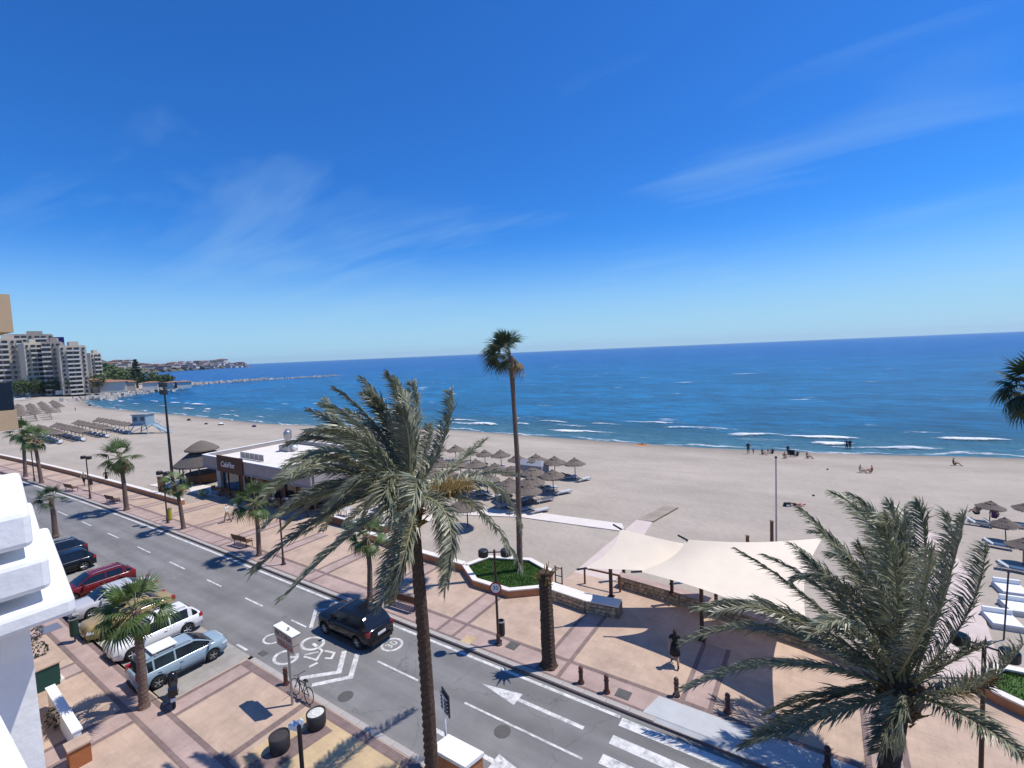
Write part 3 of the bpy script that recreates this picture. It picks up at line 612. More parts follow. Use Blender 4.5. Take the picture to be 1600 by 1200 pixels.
# stone walls under the shade sail: single stones set proud of a mortar core
def stone_wall(name, pts, h, th, label, rnd=random.Random(9), cap=True):
    a0 = Vector(pts[0]).xy; t = thing(name, (a0.x, a0.y, 0), label, "wall"); core = MB()
    for a, b2 in zip(pts[:-1], pts[1:]):
        a, b2 = Vector(a).xy - a0, Vector(b2).xy - a0; d_ = b2 - a; Lw = d_.length; d_.normalize(); an = math.atan2(d_.y, d_.x); c_ = (a + b2) / 2
        core.box((c_.x, c_.y, h / 2 - 0.1), (Lw + th * .6, th - 0.06, h + 0.16), an)
        for sgn in (-1, 1):
            if sgn > 0 and name != "stone_bench": continue
            z = 0.0
            while z < h - 0.05:
                rh = min(rnd.uniform(0.16, 0.24), h - z); x = -0.03
                while x < Lw - 0.05:
                    rw_ = min(rnd.uniform(0.2, 0.42), Lw - x); cc = a + d_ * (x + rw_ / 2) + Vector((d_.y, -d_.x)) * -sgn * (th / 2 - 0.03)
                    mb = MB().box((0, 0, 0), (rw_ - 0.03, 0.12, rh - 0.03), 0)
                    mb.v = [(q[0] + rnd.uniform(-.025, .025), q[1] + rnd.uniform(-.012, .012), q[2] + rnd.uniform(-.025, .025)) for q in mb.v]
                    mb.build("stone", stone_m, t, loc=(cc.x, cc.y, z + rh / 2), rz=an); x += rw_
                z += rh
        if cap: MB().box((0, 0, 0), (Lw + th * .5, th + 0.06, 0.07), 0).build("coping", cope if name == "stone_bench" else pink, t, loc=(c_.x, c_.y, h + 0.036 + 0.001 * random.random()), rz=an)
    core.build("wall_core", mortar, t); return t
stone_wall("stone_wall", [P(10.3, 26.75), P(5.8, 26.35), P(0.7, 25.45)], 0.62, 0.5, "long stone wall running behind the plaza under the shade sail")
stone_wall("stone_wall", [P(0.5, 25.4), P(-3.2, 24.3)], 0.62, 0.5, "short stone wall partly hidden behind the right date palm")
stone_wall("stone_bench", [P(13.4, 23.55), P(11.0, 23.35), P(9.4, 23.6)], 0.62, 0.75, "stone wall end with pale coping carrying the left sail post")

# ------------------------------------------------------------------ beach paths and deck
pathm = M("pale_path", (0.66, 0.60, 0.54), 0.9, 0.06, 1, 0.15, 20)
pinkpath = M("pink_path", (0.57, 0.47, 0.42), 0.9, 0.06, 1, 0.15, 20)
def path(name, pts, z, mat): return struct(MB().prism([p.xy for p in pts], z - 0.25, z).build(name, mat))
path("beach_path", [P(32, 27.3), P(31.0, 30.3), P(28.9, 33.7), P(23.3, 35.9), P(14.0, 36.8), P(13.2, 35.3), P(22.5, 34.3), P(28.2, 32.2), P(29.2, 29.2), P(30.0, 26.8)], -0.075, pathm)
path("beach_path", [P(13.7, 27.02), P(10.9, 27.02), P(11.9, 38.2), P(13.2, 38.2)], -0.06, pinkpath)
path("beach_path", [P(-3.4, 25.4), P(-6.35, 27.0), P(-7.2, 36), P(-7.35, 45), P(-5.6, 45), P(-5, 36)], -0.06, pinkpath)
path("beach_path", [P(56, 25), P(70, 23.5), P(70, 26), P(60, 27)], -0.07, pathm)
deck = thing("boardwalk", P(12.4, 38.3, -0.1), "grey plank boardwalk leading from the pink path onto open sand", "boardwalk")
o0_ = P(12.4, 38.3); plk = None
for k in range(34):
    f = k / 33; q = P(12.5, 38.3).lerp(P(11.6, 42.6), f) - o0_
    if plk is None: plk = MB().box((0, 0, 0), (1.35, 0.118, 0.05)).build("plank", deckw, deck, loc=(q.x, q.y, 0.03), rz=R(12)); o = plk
    else: o = plk.copy(); C.objects.link(o); o.parent = deck; o.location = (q.x, q.y, 0.03 + random.uniform(-.006, .006)); o.rotation_euler.z = R(12) + random.uniform(-.01, .01)
for uu in (24.6, 27.4):
    pass

# ------------------------------------------------------------------ palms
WIND = Vector((-0.80, -0.35, 0.0))        # wind blows along the road, to the left
def date_frond(parent, origin, base, ctrl, tip, rnd, leaf=0.56, nl=112, mat=None, spread=1.0):
    """arching feather frond: stalk plus two rows of narrow leaflets"""
    mb = MB(); pts = []; K = 22
    for i in range(K + 1):
        f = i / K; pts.append(((1 - f) ** 2) * base + 2 * f * (1 - f) * ctrl + f * f * tip - origin)
    mb.tube(pts[::2], [0.045 * (1 - 0.85 * i / (K // 2)) for i in range(K // 2 + 1)], 5, False, mi=1)
    def pt(f):
        x = f * K; i = min(K - 1, int(x)); return pts[i].lerp(pts[i + 1], x - i), (pts[i + 1] - pts[i]).normalized()
    up0 = Vector((0, 0, 1)); twist = rnd.uniform(-0.5, 0.5)
    for k in range(nl):
        f = 0.13 + 0.87 * (k + rnd.random() * .6) / nl
        p, tg = pt(min(f, 0.999)); side = tg.cross(up0)
        if side.length < 0.05: side = Vector((1, 0, 0))
        side.normalize(); nrm = side.cross(tg).normalized()
        side = (side * math.cos(twist) + nrm * math.sin(twist)); nrm = side.cross(tg).normalized()
        ll = leaf * (0.45 + 0.75 * math.sin(math.pi * min(1, f * 0.85 + 0.12))) * rnd.uniform(0.8, 1.15)
        for sg in (-1, 1):
            d_ = (tg * rnd.uniform(0.75, 1.1) + side * sg * rnd.uniform(0.55, 0.85) * spread + nrm * rnd.uniform(-0.1, 0.5) + WIND * rnd.uniform(.25, .75)).normalized()
            d2 = (d_ + Vector((0, 0, -rnd.uniform(.15, .8))) + WIND * rnd.uniform(0.05, 0.5)).normalized()
            wv = d_.cross(nrm if rnd.random() < 0.6 else side).normalized() * 0.019
            a = p; b_ = p + d_ * ll * 0.5; c_ = b_ + d2 * ll * 0.5
            mb.add([a - wv * .7, a + wv * .7, b_ + wv * 1.15, b_ - wv * 1.15, c_], [(0, 1, 2, 3), (3, 2, 4)])
    return mb.build("frond", [mat or frond_m, rach_m], parent)
def trunk_mesh(path, r0, r1, rough=0.10, n_=14, rings=60, boots=0.0, rnd=random.Random(2)):
    mb = MB(); vs_ = []; path = [Vector(p) for p in path]
    for i in range(rings + 1):
        f = i / rings; x = f * (len(path) - 1); j = min(len(path) - 2, int(x)); p = path[j].lerp(path[j + 1], x - j)
        r = r0 + (r1 - r0) * f
        if f < 0.06: r *= 1 + 0.35 * (1 - f / 0.06)
        for k in range(n_):
            a = 2 * math.pi * (k + 0.5 * (i % 2)) / n_
            rr = r * (1 + rough * (1 if (i + k) % 2 else -0.6) * rnd.uniform(.5, 1.2)) * (1 + boots * max(0, f - .8) * 4)
            vs_.append((p.x + rr * math.cos(a), p.y + rr * math.sin(a), p.z))
    fs_ = [(i * n_ + k, i * n_ + (k + 1) % n_, (i + 1) * n_ + (k + 1) % n_, (i + 1) * n_ + k) for i in range(rings) for k in range(n_)]
    fs_.append([rings * n_ + k for k in range(n_)])
    return mb.add(vs_, fs_)
def date_palm(label, base, crown_px, dist, specs, r0, r1, seed, boss=0.55, extra=()):
    rnd = random.Random(seed); top = at_dist(*crown_px, dist)
    t = thing("date_palm", base, label, "palm tree", "date palms in the foreground")
    o = Vector(base)
    mid = o.lerp(top, 0.5) + Vector((0.12, 0.1, 0))
    def bez(f): return o * (1 - f) ** 2 + mid * 2 * f * (1 - f) + top * f * f - o
    trunk_mesh([bez(k / 10) for k in range(11)], r0, r1, 0.11, 14, 84, 0.0, rnd).build("trunk", bark_d, t)
    bo = MB().lathe([(0.05, -1.0), (boss * .75, -0.85), (boss, -0.4), (boss * .9, 0.0), (boss * .5, 0.35), (0.03, 0.5)], 14)
    bo.v = [(q[0] * rnd.uniform(.8, 1.2), q[1] * rnd.uniform(.8, 1.2), q[2] + rnd.uniform(-.08, .08)) for q in bo.v]
    bo.build("crown_boss", bark_d, t, loc=top - o)
    st = MB()
    for k in range(70):                       # cut leaf stubs and fibre round the crown base
        a = rnd.uniform(0, 6.28); z = rnd.uniform(-1.0, 0.2); q = Vector((math.cos(a), math.sin(a), 0)); p = q * boss * .7 + Vector((0, 0, z))
        st.tube([p, p + q * rnd.uniform(.18, .42) + Vector((0, 0, rnd.uniform(.05, .4)))], [0.045, 0.012], 4)
    st.build("leaf_stubs", frond_y, t, loc=top - o)
    for sp in specs:
        cx, cy, cd, tx, ty, td = sp[:6]; mt = frond_y if len(sp) > 6 else None
        c_ = at_dist(cx, cy, dist + cd); e = at_dist(tx, ty, dist + td)
        b0 = top + Vector((rnd.uniform(-.2, .2), rnd.uniform(-.2, .2), rnd.uniform(-.35, .15)))
        date_frond(t, o, b0, b0.lerp(c_, 1.0) * 1.0 + (c_ - (b0 + e) / 2) * 0.8, e, rnd, 0.58 if dist < 17 else 0.66, 112, mt)
    return t
A1 = [  # control pixel, depth offset; tip pixel, depth offset
 (612, 660, 1, 566, 592, 1.6), (632, 650, .4, 606, 586, .6), (650, 660, 1.2, 645, 598, 2.0), (585, 660, 1.5, 522, 607, 2.4), (570, 670, 0, 503, 632, .3), (560, 683, 2, 482, 640, 3),
 (575, 695, -1, 503, 674, -1.6), (545, 690, .6, 452, 694, .8), (550, 705, -1, 449, 728, -1.6), (535, 715, 1, 424, 760, 1.5), (520, 728, -.5, 416, 775, -1.2), (525, 750, 1.4, 412, 825, 1.6),
 (545, 780, -.6, 396, 894, -1.4), (572, 815, -1.2, 440, 938, -2.2), (628, 850, -1.8, 590, 948, -2.6), (697, 800, -.6, 694, 925, -1.2), (740, 786, .6, 815, 888, .8), (765, 748, 1.5, 816, 826, 2.4),
 (700, 738, 2, 758, 688, 3.6), (695, 690, .6, 704, 612, 1.0), (665, 710, 2, 672, 664, 3.2), (735, 742, 3, 805, 742, 5), (618, 745, -1.6, 608, 805, -3.0), (600, 690, 2.6, 540, 640, 4.4),
 (610, 660, 2.4, 588, 618, 4), (560, 735, 2.2, 470, 748, 4), (550, 760, .2, 440, 806, 0), (565, 775, 1.6, 478, 835, 2.4), (580, 720, 3, 505, 715, 4.6), (600, 770, 2.6, 545, 815, 4),
 (655, 745, -2, 640, 800, -3.2), (640, 690, -.8, 624, 640, -1), (590, 740, -1.8, 520, 790, -3), (690, 770, .2, 735, 760, 0, 1), (690, 760, 2.5, 740, 765, 4, 1)]
def jit(sp, n_, seed):
    r_ = random.Random(seed); out = []
    for q in r_.sample([a for a in sp if len(a) == 6 and a[3] < a[0]], n_): out.append((q[0] + r_.uniform(-14, 14), q[1] + r_.uniform(-12, 12), q[2] + r_.uniform(-1, 1), q[3] + r_.uniform(0, 30), q[4] + r_.uniform(-18, 22), q[5] + r_.uniform(-1.5, 1.5)))
    return out
base1 = W(677, 1262)
date_palm("large windswept date palm on the near pavement, its crown before the restaurant", base1, (642, 775), base1.xy.length - 0.2, A1 + jit(A1, 14, 5), 0.215, 0.165, 11, 0.36)
A2 = [
 (1345, 905, 1, 1250, 797, 1.5), (1385, 855, 1.6, 1301, 771, 2.6), (1408, 880, .6, 1388, 786, .8), (1447, 885, 1, 1432, 786, 1.4), (1482, 925, .4, 1480, 803, .4), (1512, 965, 1, 1539, 852, 1.6),
 (1475, 1040, -.6, 1540, 1010, -.8), (1525, 1075, .4, 1600, 1006, .6), (1290, 955, -.6, 1154, 860, -1), (1300, 930, .8, 1194, 868, 1), (1325, 930, 1.8, 1236, 850, 3), (1240, 955, -1, 1085, 953, -1.6),
 (1210, 978, .4, 1064, 1006, .2), (1220, 1030, -1, 1064, 1080, -1.8), (1270, 1120, -1.6, 1160, 1168, -2.4), (1395, 1120, -2, 1374, 1175, -3), (1495, 1110, -1, 1600, 1180, -1.4), (1340, 880, 2.6, 1268, 832, 4.2),
 (1385, 860, 3, 1335, 792, 4.6), (1400, 880, -.8, 1358, 803, -1), (1335, 920, -1.4, 1240, 908, -2.6), (1360, 910, -.6, 1300, 868, -1.2), (1375, 930, 3, 1340, 850, 4), (1280, 990, 1.8, 1180, 932, 3),
 (1420, 900, 2.4, 1416, 815, 4), (1440, 950, -1.2, 1455, 860, -2), (1290, 1040, 1, 1150, 1040, 1.6), (1460, 960, 2, 1470, 870, 3.4), (1345, 985, -2, 1265, 990, -3.6), (1395, 960, -2, 1370, 900, -3.2), (1430, 1010, -2, 1450, 960, -3),
 (1300, 1080, -.6, 1190, 1120, -1), (1480, 1085, 1, 1560, 1060, 2, 1)]
base2 = P(-1.6, 18.1)
date_palm("windswept date palm at lower right in front of the shade sail", base2, (1408, 1072), base2.xy.length, A2 + jit(A2, 14, 6), 0.26, 0.24, 23, 0.58)
# cut palm stump with a few stubs
bs = W(858, 1040); ts = at_dist(851, 893, bs.xy.length)
t = thing("palm_stump", bs, "bare palm trunk with its crown cut to stubs beside the kerb", "palm tree")
rnd = random.Random(4); trunk_mesh([(0, 0, 0), ((ts - bs) * .5), ts - bs], 0.3, 0.26, 0.13, 12, 50, 0, rnd).build("trunk", bark_d, t)
mb = MB()
for k in range(16):
    a = rnd.uniform(0, 6.28); q = Vector((math.cos(a), math.sin(a), 0)); p = ts - bs + q * .12 - Vector((0, 0, rnd.uniform(0, .7)))
    mb.tube([p, p + q * .2 + Vector((0, 0, .25)), p + q * rnd.uniform(.2, .55) + Vector((0, 0, rnd.uniform(.3, .75)))], [0.06, 0.045, 0.012], 5)
mb.build("leaf_stubs", frond_y, t)

def fan_leaf(pet, rad, nb, droop, rnd, half=105):
    mb = MB(); mb.tube([(0, 0, 0), (pet * .5, 0, 0.05), (pet, 0, 0)], [0.03, 0.022, 0.016], 5, False, mi=1)
    for k in range(nb):
        a = R(-half + 2 * half * (k + .5) / nb); ll = rad * (0.72 + 0.3 * math.cos(a)) * rnd.uniform(.92, 1.06); hw = rad * R(half) / nb * 0.62
        d_ = Vector((math.cos(a), math.sin(a), 0)); s2 = Vector((-d_.y, d_.x, 0)); o = Vector((pet - 0.03, 0, 0)); row = []
        for f, wd in ((0.04, .25), (.45, 1.0), (.75, .55), (1.0, .04)):
            p = o + d_ * ll * f + Vector((0, 0, -droop * ll * f ** 2.4 * (1 + 0.5 * rnd.random()) + 0.05 * rad * ((k % 2) - .5)))
            if f > .7: p += Vector((-0.1 * ll * (f - .6), 0, 0))
            row += [p - s2 * hw * wd, p + s2 * hw * wd]
        mb.add(row, [(0, 1, 3, 2), (2, 3, 5, 4), (4, 5, 7, 6)])
    return mb
FAN = {}
def fan_proto(key, pet, rad, droop, mat):
    rr = random.Random(sum(map(ord, key))); o = fan_leaf(pet, rad, 22, droop, rr).build("leaf_proto", [mat, rach_m]); me = o.data; bpy.data.objects.remove(o); FAN[key] = me
for i, dp in enumerate((0.15, 0.35, 0.6)):
    fan_proto("g%d" % i, 0.95, 1.0, dp, fan_m); fan_proto("d%d" % i, 1.0, 1.05, dp, fan_dk)
fan_proto("b0", 0.7, 0.8, 0.9, fan_br)
def fan_palm(label, base, top, r0, r1, size, nleaf, wind, seed, dark=False, dead=4, group="fan palms along the road", lo=-35, bend=0.1, lift=0.0):
    rnd = random.Random(seed); base = Vector(base); top = Vector(top); t = thing("fan_palm", base, label, "palm tree", group); d_ = top - base
    trunk_mesh([(0, 0, 0), d_ * .5 + Vector((bend, 0, 0)), d_], r0, r1, 0.07, 10, 44, 0.5, rnd).build("trunk", bark_f, t)
    for k in range(nleaf + dead):
        is_dead = k >= nleaf; f = (k + .5) / nleaf; az = k * 2.39996 + rnd.uniform(-.3, .3)
        el = R(rnd.uniform(-60, -25)) if is_dead else R(82 - (82 - lo) * f ** 0.85 + rnd.uniform(-8, 8))
        v = Vector((math.cos(az) * math.cos(el), math.sin(az) * math.cos(el), math.sin(el)))
        if not is_dead: v = (v + WIND * wind + Vector((0, 0, lift * (1 - f)))).normalized()
        me = FAN["b0"] if is_dead else FAN[("d" if dark else "g") + str(min(2, int(f * 3)))]
        o = bpy.data.objects.new("frond", me); C.objects.link(o); o.parent = t
        q = v.to_track_quat('X', 'Z'); o.rotation_mode = 'QUATERNION'; o.rotation_quaternion = q @ Euler((rnd.uniform(-.5, .5) + (0.5 if wind > .5 else 0), 0, 0)).to_quaternion()
        sc_ = size * rnd.uniform(.85, 1.12); o.scale = (sc_,) * 3; o.location = d_ + v * 0.08
    return t
def fan_at(label, bpx, tpx, r0, r1, size, nleaf, wind, seed, **k):
    b_ = W(*bpx); t_ = at_dist(*tpx, b_.xy.length); return fan_palm(label, b_, t_, r0, r1, size, nleaf, wind, seed, **k)
pb = P(16.55, 25.0, 0.25); fan_palm("very tall thin palm rising above the horizon from the lawn planter", pb, at_dist(798, 556, pb.xy.length), 0.2, 0.12, 0.95, 19, 0.95, 31, dark=True, dead=4, lo=-25, bend=0.18, lift=1.0)
fan_at("short bushy fan palm before the light blue parked minivan", (225, 1105), (212, 953), 0.19, 0.14, 0.8, 22, 0.3, 32, dead=0, lo=-42)
fan_at("fan palm on the promenade between the two benches nearest the lifeguard hut", (198, 797), (188, 715), 0.22, 0.15, 1.12, 19, 0.3, 33, dead=4, lo=-55)
fan_at("slim fan palm beside the twin lamp and yellow bin", (287, 826), (275, 757), 0.18, 0.12, 0.78, 15, 0.3, 34, dead=2, lo=-45)
fan_at("fan palm standing before the restaurant front, third from the black car", (405, 868), (399, 785), 0.18, 0.12, 0.9, 17, 0.35, 35, dead=2, lo=-40)
fan_at("short fan palm on the promenade left of the large date palm trunk", (578, 937), (574, 838), 0.17, 0.12, 0.72, 16, 0.3, 36, dead=3, lo=-45)
fan_at("fan palm at the far left end of the promenade, nearer the wall edge", (40, 745), (35, 676), 0.22, 0.15, 1.05, 17, 0.3, 37, dead=2, lo=-40)
fan_at("fan palm at far left leaning over the distant lamp post", (65, 755), (53, 685), 0.22, 0.15, 1.05, 18, 0.3, 38, dead=3, lo=-45)
fan_at("small dark fan palm across the road beside the parked dark cars", (87, 838), (80, 779), 0.22, 0.14, 0.66, 14, 0.3, 39, dead=0, lo=-20, dark=True)
# palm whose crown pokes in at the right edge
pe = P(-13.8, 18.1); fan_palm("palm at the right edge with only its windblown crown in view", pe, at_dist(1618, 608, pe.xy.length), 0.2, 0.14, 0.62, 26, 0.5, 41, dark=True, dead=3, lo=-50)

# ------------------------------------------------------------------ restaurant
rx0, rx1, ry0, ry1, RH = -59.6, -39.0, 25.2, 35.3, 4.25
brick_w = M("white_brick_fascia", (0.34, 0.30, 0.285), 0.85, 0.1, 1, 0.3, 14)
signm = M("brown_sign_panel", (0.075, 0.028, 0.015), 0.6, 0.15, 2)
roofm = M("cream_roof", (0.70, 0.645, 0.57), 0.9, 0.06, 0.6, 0.1, 8)
rt = thing("beach_restaurant", ((rx0 + rx1) / 2, (ry0 + ry1) / 2, 0), "flat roofed beach restaurant with brown sign panel and pale fascia", "restaurant")
ox, oy = (rx0 + rx1) / 2, (ry0 + ry1) / 2; hx, hy = (rx1 - rx0) / 2, (ry1 - ry0) / 2
MB().box((0, 0, 3.55), (2 * hx - .1, 2 * hy - .1, 0.5)).build("roof", roofm, rt)
for nm, c_, d_ in (("fascia", (0, -hy, 3.6), (2 * hx, 0.3, 1.3)), ("fascia", (-hx, 0, 3.6), (0.3, 2 * hy - .31, 1.3)), ("fascia", (hx, 0, 3.6), (0.3, 2 * hy - .31, 1.3)), ("fascia", (0, hy, 3.6), (2 * hx, .3, 1.3))):
    MB().box(c_, d_).build(nm, brick_w, rt); MB().box((c_[0], c_[1], 4.27), (d_[0] + .06, d_[1] + .06, .05)).build("parapet_coping", whitep, rt)
MB().box((0, -hy - .02, 2.9), (2 * hx + .1, .42, .08)).build("fascia_trim", brick_w, rt)
MB().box((0, -hy + .9, 2.82), (2 * hx - .4, 1.6, .06)).build("soffit", wood, rt)
sgx0, sgx1 = -56.0 - ox, -50.6 - ox
MB().box(((sgx0 + sgx1) / 2, -hy - .22, 3.68), (sgx1 - sgx0, .12, 1.78)).build("sign_panel", signm, rt)
tm = Matrix.Translation(((sgx0 + sgx1) / 2 - .35, -hy - .3, 3.66)) @ Matrix.Rotation(R(90), 4, 'X')
text_mesh("sign_lettering", "CalaFlor", 0.86, whitep, rt, tm, 0.02, 0.25)
# walls below the roof: pale pier, blue picture window, brown frames, doors, dark bays
wy = -hy + 1.5
wallw = M("pale_wall", (0.50, 0.46, 0.43), 0.85, 0.06, 1, 0.1, 10); dark_in = M("dark_interior", (0.02, 0.016, 0.014), 0.9, 0.1, 2)
MB().box((0, 1.2, 1.4), (2 * hx - 1.2, 2 * hy - 4.2, 2.8)).build("wall", wallw, rt)
MB().box((-hx + .9, wy - .25, 1.4), (0.9, .5, 2.8)).build("pier", wallw, rt)
x = -hx + 1.4
for k, (wd, mt, nm) in enumerate(((3.6, glassb, "window"), (0.9, wood, "panel"), (1.7, glassd, "door"), (0.6, wood, "panel"), (2.2, glassd, "window"), (.4, wood, "post"), (2.4, glassd, "window"), (.4, wood, "post"), (2.4, glassd, "window"), (.4, wood, "post"), (2.4, glassd, "window"))):
    o = MB().box((x + wd / 2, wy - .12, 1.35), (wd - .04, .14, 2.5)).build(nm, mt, rt)
    if nm in ("window", "door"):
        fr = MB()
        for xx in (x + .05, x + wd - .05): fr.box((xx, wy - .21, 1.35), (.1, .06, 2.5))
        fr.box((x + wd / 2, wy - .22, 2.56), (wd, .06, .1)).box((x + wd / 2, wy - .22, .15), (wd, .06, .1)); fr.build("frame", whitep if nm == "door" else wood, o)
    x += wd
for k in range(5): MB().box((-hx + 5 + k * 3.6, -hy + .15, 1.4), (.14, .14, 2.8)).build("veranda_post", metal_br, rt)
MB().add([(-6.0, -hy + 2.0, 3.84), (-1.2, -hy + 2.0, 3.84), (-1.2, -hy + 2.0, 4.5), (-6.0, -hy + 2.0, 4.5)], [(0, 1, 2, 3)]).build("roof_rail_panel", M("mesh_panel", (0.36, .32, .29), .8, .1, 6), rt)
for k in range(6): MB().box((-6.0 + .96 * k, -hy + 1.97, 4.18), (.06, .06, .72)).build("rail_post", whitep, rt)
MB().box((-3.6, -hy + 1.96, 4.54), (4.9, .08, .06)).build("top_rail", whitep, rt)
# rooftop extractor: box with bent duct
MB().box((-4.6, 1.8, 4.15), (2.0, 1.2, .7)).build("duct_box", metal_gr, rt)
MB().tube([(-4.6, 1.8, 4.4), (-4.65, 1.8, 5.0), (-4.5, 1.8, 5.25), (-4.55, 1.8, 5.9), (-4.3, 1.8, 6.2)], [.24, .26, .42, .46, .4], 12).build("extractor_duct", metal_gr, rt, True)
MB().tube([(-3.5, 1.8, 4.3), (-3.1, 1.8, 4.3)], .28, 12).build("fan_outlet", whitep, rt, True)
# thatched gazebo at its left
gz = WB(300, 752); gt = thing("thatched_gazebo", (-65.6, 27.6, 0), "two tier thatched gazebo on dark posts left of the restaurant", "gazebo"); gt.scale = (.88, .88, .9)
def thatch(rz_, n_=26, ragged=.06, rnd=random.Random(8)):
    mb = MB().lathe(rz_, n_); mb.v = [(q[0] * (1 + rnd.uniform(-ragged, ragged)), q[1] * (1 + rnd.uniform(-ragged, ragged)), q[2] + rnd.uniform(-ragged, ragged) * .6) for q in mb.v]; return mb
thatch([(3.4, 2.35), (3.6, 2.3), (3.55, 2.5), (2.6, 3.25), (1.6, 4.0), (1.3, 4.05)], 26, .025).build("lower_roof", straw_d, gt)
thatch([(1.9, 4.35), (2.15, 4.28), (2.1, 4.45), (1.3, 5.05), (.55, 5.45), (0.02, 5.6)], 22, .03).build("upper_roof", straw, gt)
MB().lathe([(1.25, 3.9), (1.25, 4.5)], 14).build("roof_drum", metal_dk, gt)
for k in range(8): a = k * math.pi / 4 + .2; MB().tube([(2.9 * math.cos(a), 2.9 * math.sin(a), -.2), (2.9 * math.cos(a), 2.9 * math.sin(a), 2.5)], .09, 8).build("post", metal_br, gt)
MB().lathe([(2.2, 0), (2.2, 1.05), (2.35, 1.05), (2.35, 1.12), (0, 1.12)], 18).build("bar_counter", wood, gt)
# planting round the restaurant
def bush(name, loc, r, h, label, mat=bush_m, n_=260, cat="bush", seed=1, group=None):
    rr = random.Random(seed); mb = MB()
    for k in range(n_):
        v = Vector((rr.gauss(0, 1), rr.gauss(0, 1), rr.gauss(0, 1))).normalized() * rr.uniform(.55, 1.0) ** .5; p = Vector((v.x * r, v.y * r, h * .5 + v.z * h * .5))
        s = r * rr.uniform(.1, .2); a = Vector((rr.gauss(0, 1), rr.gauss(0, 1), rr.gauss(0, 1))).normalized(); b_ = a.orthogonal().normalized(); c_ = a.cross(b_)
        mb.add([p - b_ * s, p + c_ * s * .5, p + b_ * s, p - c_ * s * .5], [(0, 1, 2, 3)])
    return tag(mb.build(name, mat, None, loc=loc), label, cat, group)
bush("shrub", W(318, 775), .55, .8, "yellow green shrub in front of the gazebo", M("lime_leaf", (.2, .24, .04), .7, .2, 2), seed=2)
bush("shrub", W(290, 762), .8, .7, "low green shrub at the gazebo's left post", seed=3)
bush("shrub", W(545, 838), .6, 1.5, "grey green shrub at the terrace corner behind the palm fronds", M("grey_leaf", (.10, .17, .15), .7, .2, 2), seed=4)

# chairs and tables
chair_wood = M("orange_wood", (.27, .13, .06), .6, .15, 4)
def make_chair(mat, label, group):
    t = thing("terrace_chair", (0, 0, 0), label, "chair", group)
    MB().box((0, 0, .45), (.44, .44, .05)).build("seat", mat, t); MB().box((0, .2, .72), (.44, .04, .42)).build("backrest", mat, t)
    for a, b_ in ((-1, -1), (1, -1), (-1, 1), (1, 1)): MB().box((a * .19, b_ * .19, .22), (.045, .045, .44)).build("leg", mat, t)
    return t
def make_table(mat, label, group):
    t = thing("terrace_table", (0, 0, 0), label, "table", group); MB().box((0, 0, .73), (.8, .8, .04)).build("table_top", mat, t); MB().tube([(0, 0, 0), (0, 0, .72)], .04, 8).build("leg", mat, t); MB().lathe([(0.0, .03), (.25, .03), (.25, 0)], 12).build("base", mat, t); return t
g1, g2 = "wooden seats under the restaurant veranda", "white seats on the open terrace"
ORD = ["first", "second", "third", "fourth", "fifth", "sixth", "seventh", "eighth", "ninth", "tenth", "eleventh", "twelfth", "thirteenth", "fourteenth"]
wc, wt = make_chair(chair_wood, "", g1), make_table(chair_wood, "", g1)
first = True
for k in range(5):
    p = P(56.5 - 3.0 * k, 25.2); lab = "wooden table under the restaurant veranda, %s from the left end" % ORD[k]
    if k == 0: wt.location = p; wt["label"] = lab
    else: dup(wt, p, 0, lab)
    for sx_, nm in ((-.75, "left"), (.75, "right")):
        q = p + Vector((sx_, random.uniform(-.1, .1), 0)); lab = "wooden chair at the %s side of the veranda's %s table" % (nm, ORD[k]); rz = R(90 if sx_ < 0 else -90)
        if first: wc.location = q; wc.rotation_euler.z = rz; wc["label"] = lab; first = False
        else: dup(wc, q, rz, lab)
tc2, tt2 = make_chair(lounge_m, "", g2), make_table(lounge_m, "", g2); first = True
terr = struct(MB().prism([P(*q).xy for q in ((38.4, 25.65), (30.5, 25.65), (30.5, 34.5), (38.4, 34.5))], -0.3, 0.02).build("terrace_floor", pinkpath))
for k, (uu, vv) in enumerate(((36.8, 27.0), (34.2, 27.2), (31.9, 27.4), (36.6, 30.0), (34.0, 30.2), (31.8, 30.5))):
    p = P(uu, vv, .02); lab = "white table on the open terrace, %s %s" % (("front row," if k < 3 else "back row,"), ("left", "middle", "right")[k % 3])
    if k == 0: tt2.location = p; tt2["label"] = lab
    else: dup(tt2, p, 0, lab)
    for sx_, nm in ((-.75, "left"), (.75, "right")):
        q = p + Vector((sx_, 0, 0)); lab = "white chair %s of the %s %s terrace table" % (nm, "front" if k < 3 else "back", ("left", "middle", "right")[k % 3]); rz = R(90 if sx_ < 0 else -90)
        if first: tc2.location = q; tc2.rotation_euler.z = rz; tc2["label"] = lab; first = False
        else: dup(tc2, q, rz, lab)
low_wall("terrace_wall", [P(38.3, 25.5), P(33.5, 25.4), P(30.6, 25.9), P(30.4, 29.0)], .55, .2, "low brown terrace wall with pale top beside the restaurant", wood, cope)
aw = thing("terrace_awning", P(32.6, 31.0, 0), "cream flat awning on white posts over the beach terrace", "awning")
MB().box((0, 0, 2.75), (5.2, 3.4, .1)).build("canopy", sailm, aw)
for a, b_ in ((-2.45, -1.55), (2.45, -1.55), (-2.45, 1.55), (2.45, 1.55)): MB().tube([(a, b_, 0), (a, b_, 2.7)], .06, 8).build("post", whitep, aw)

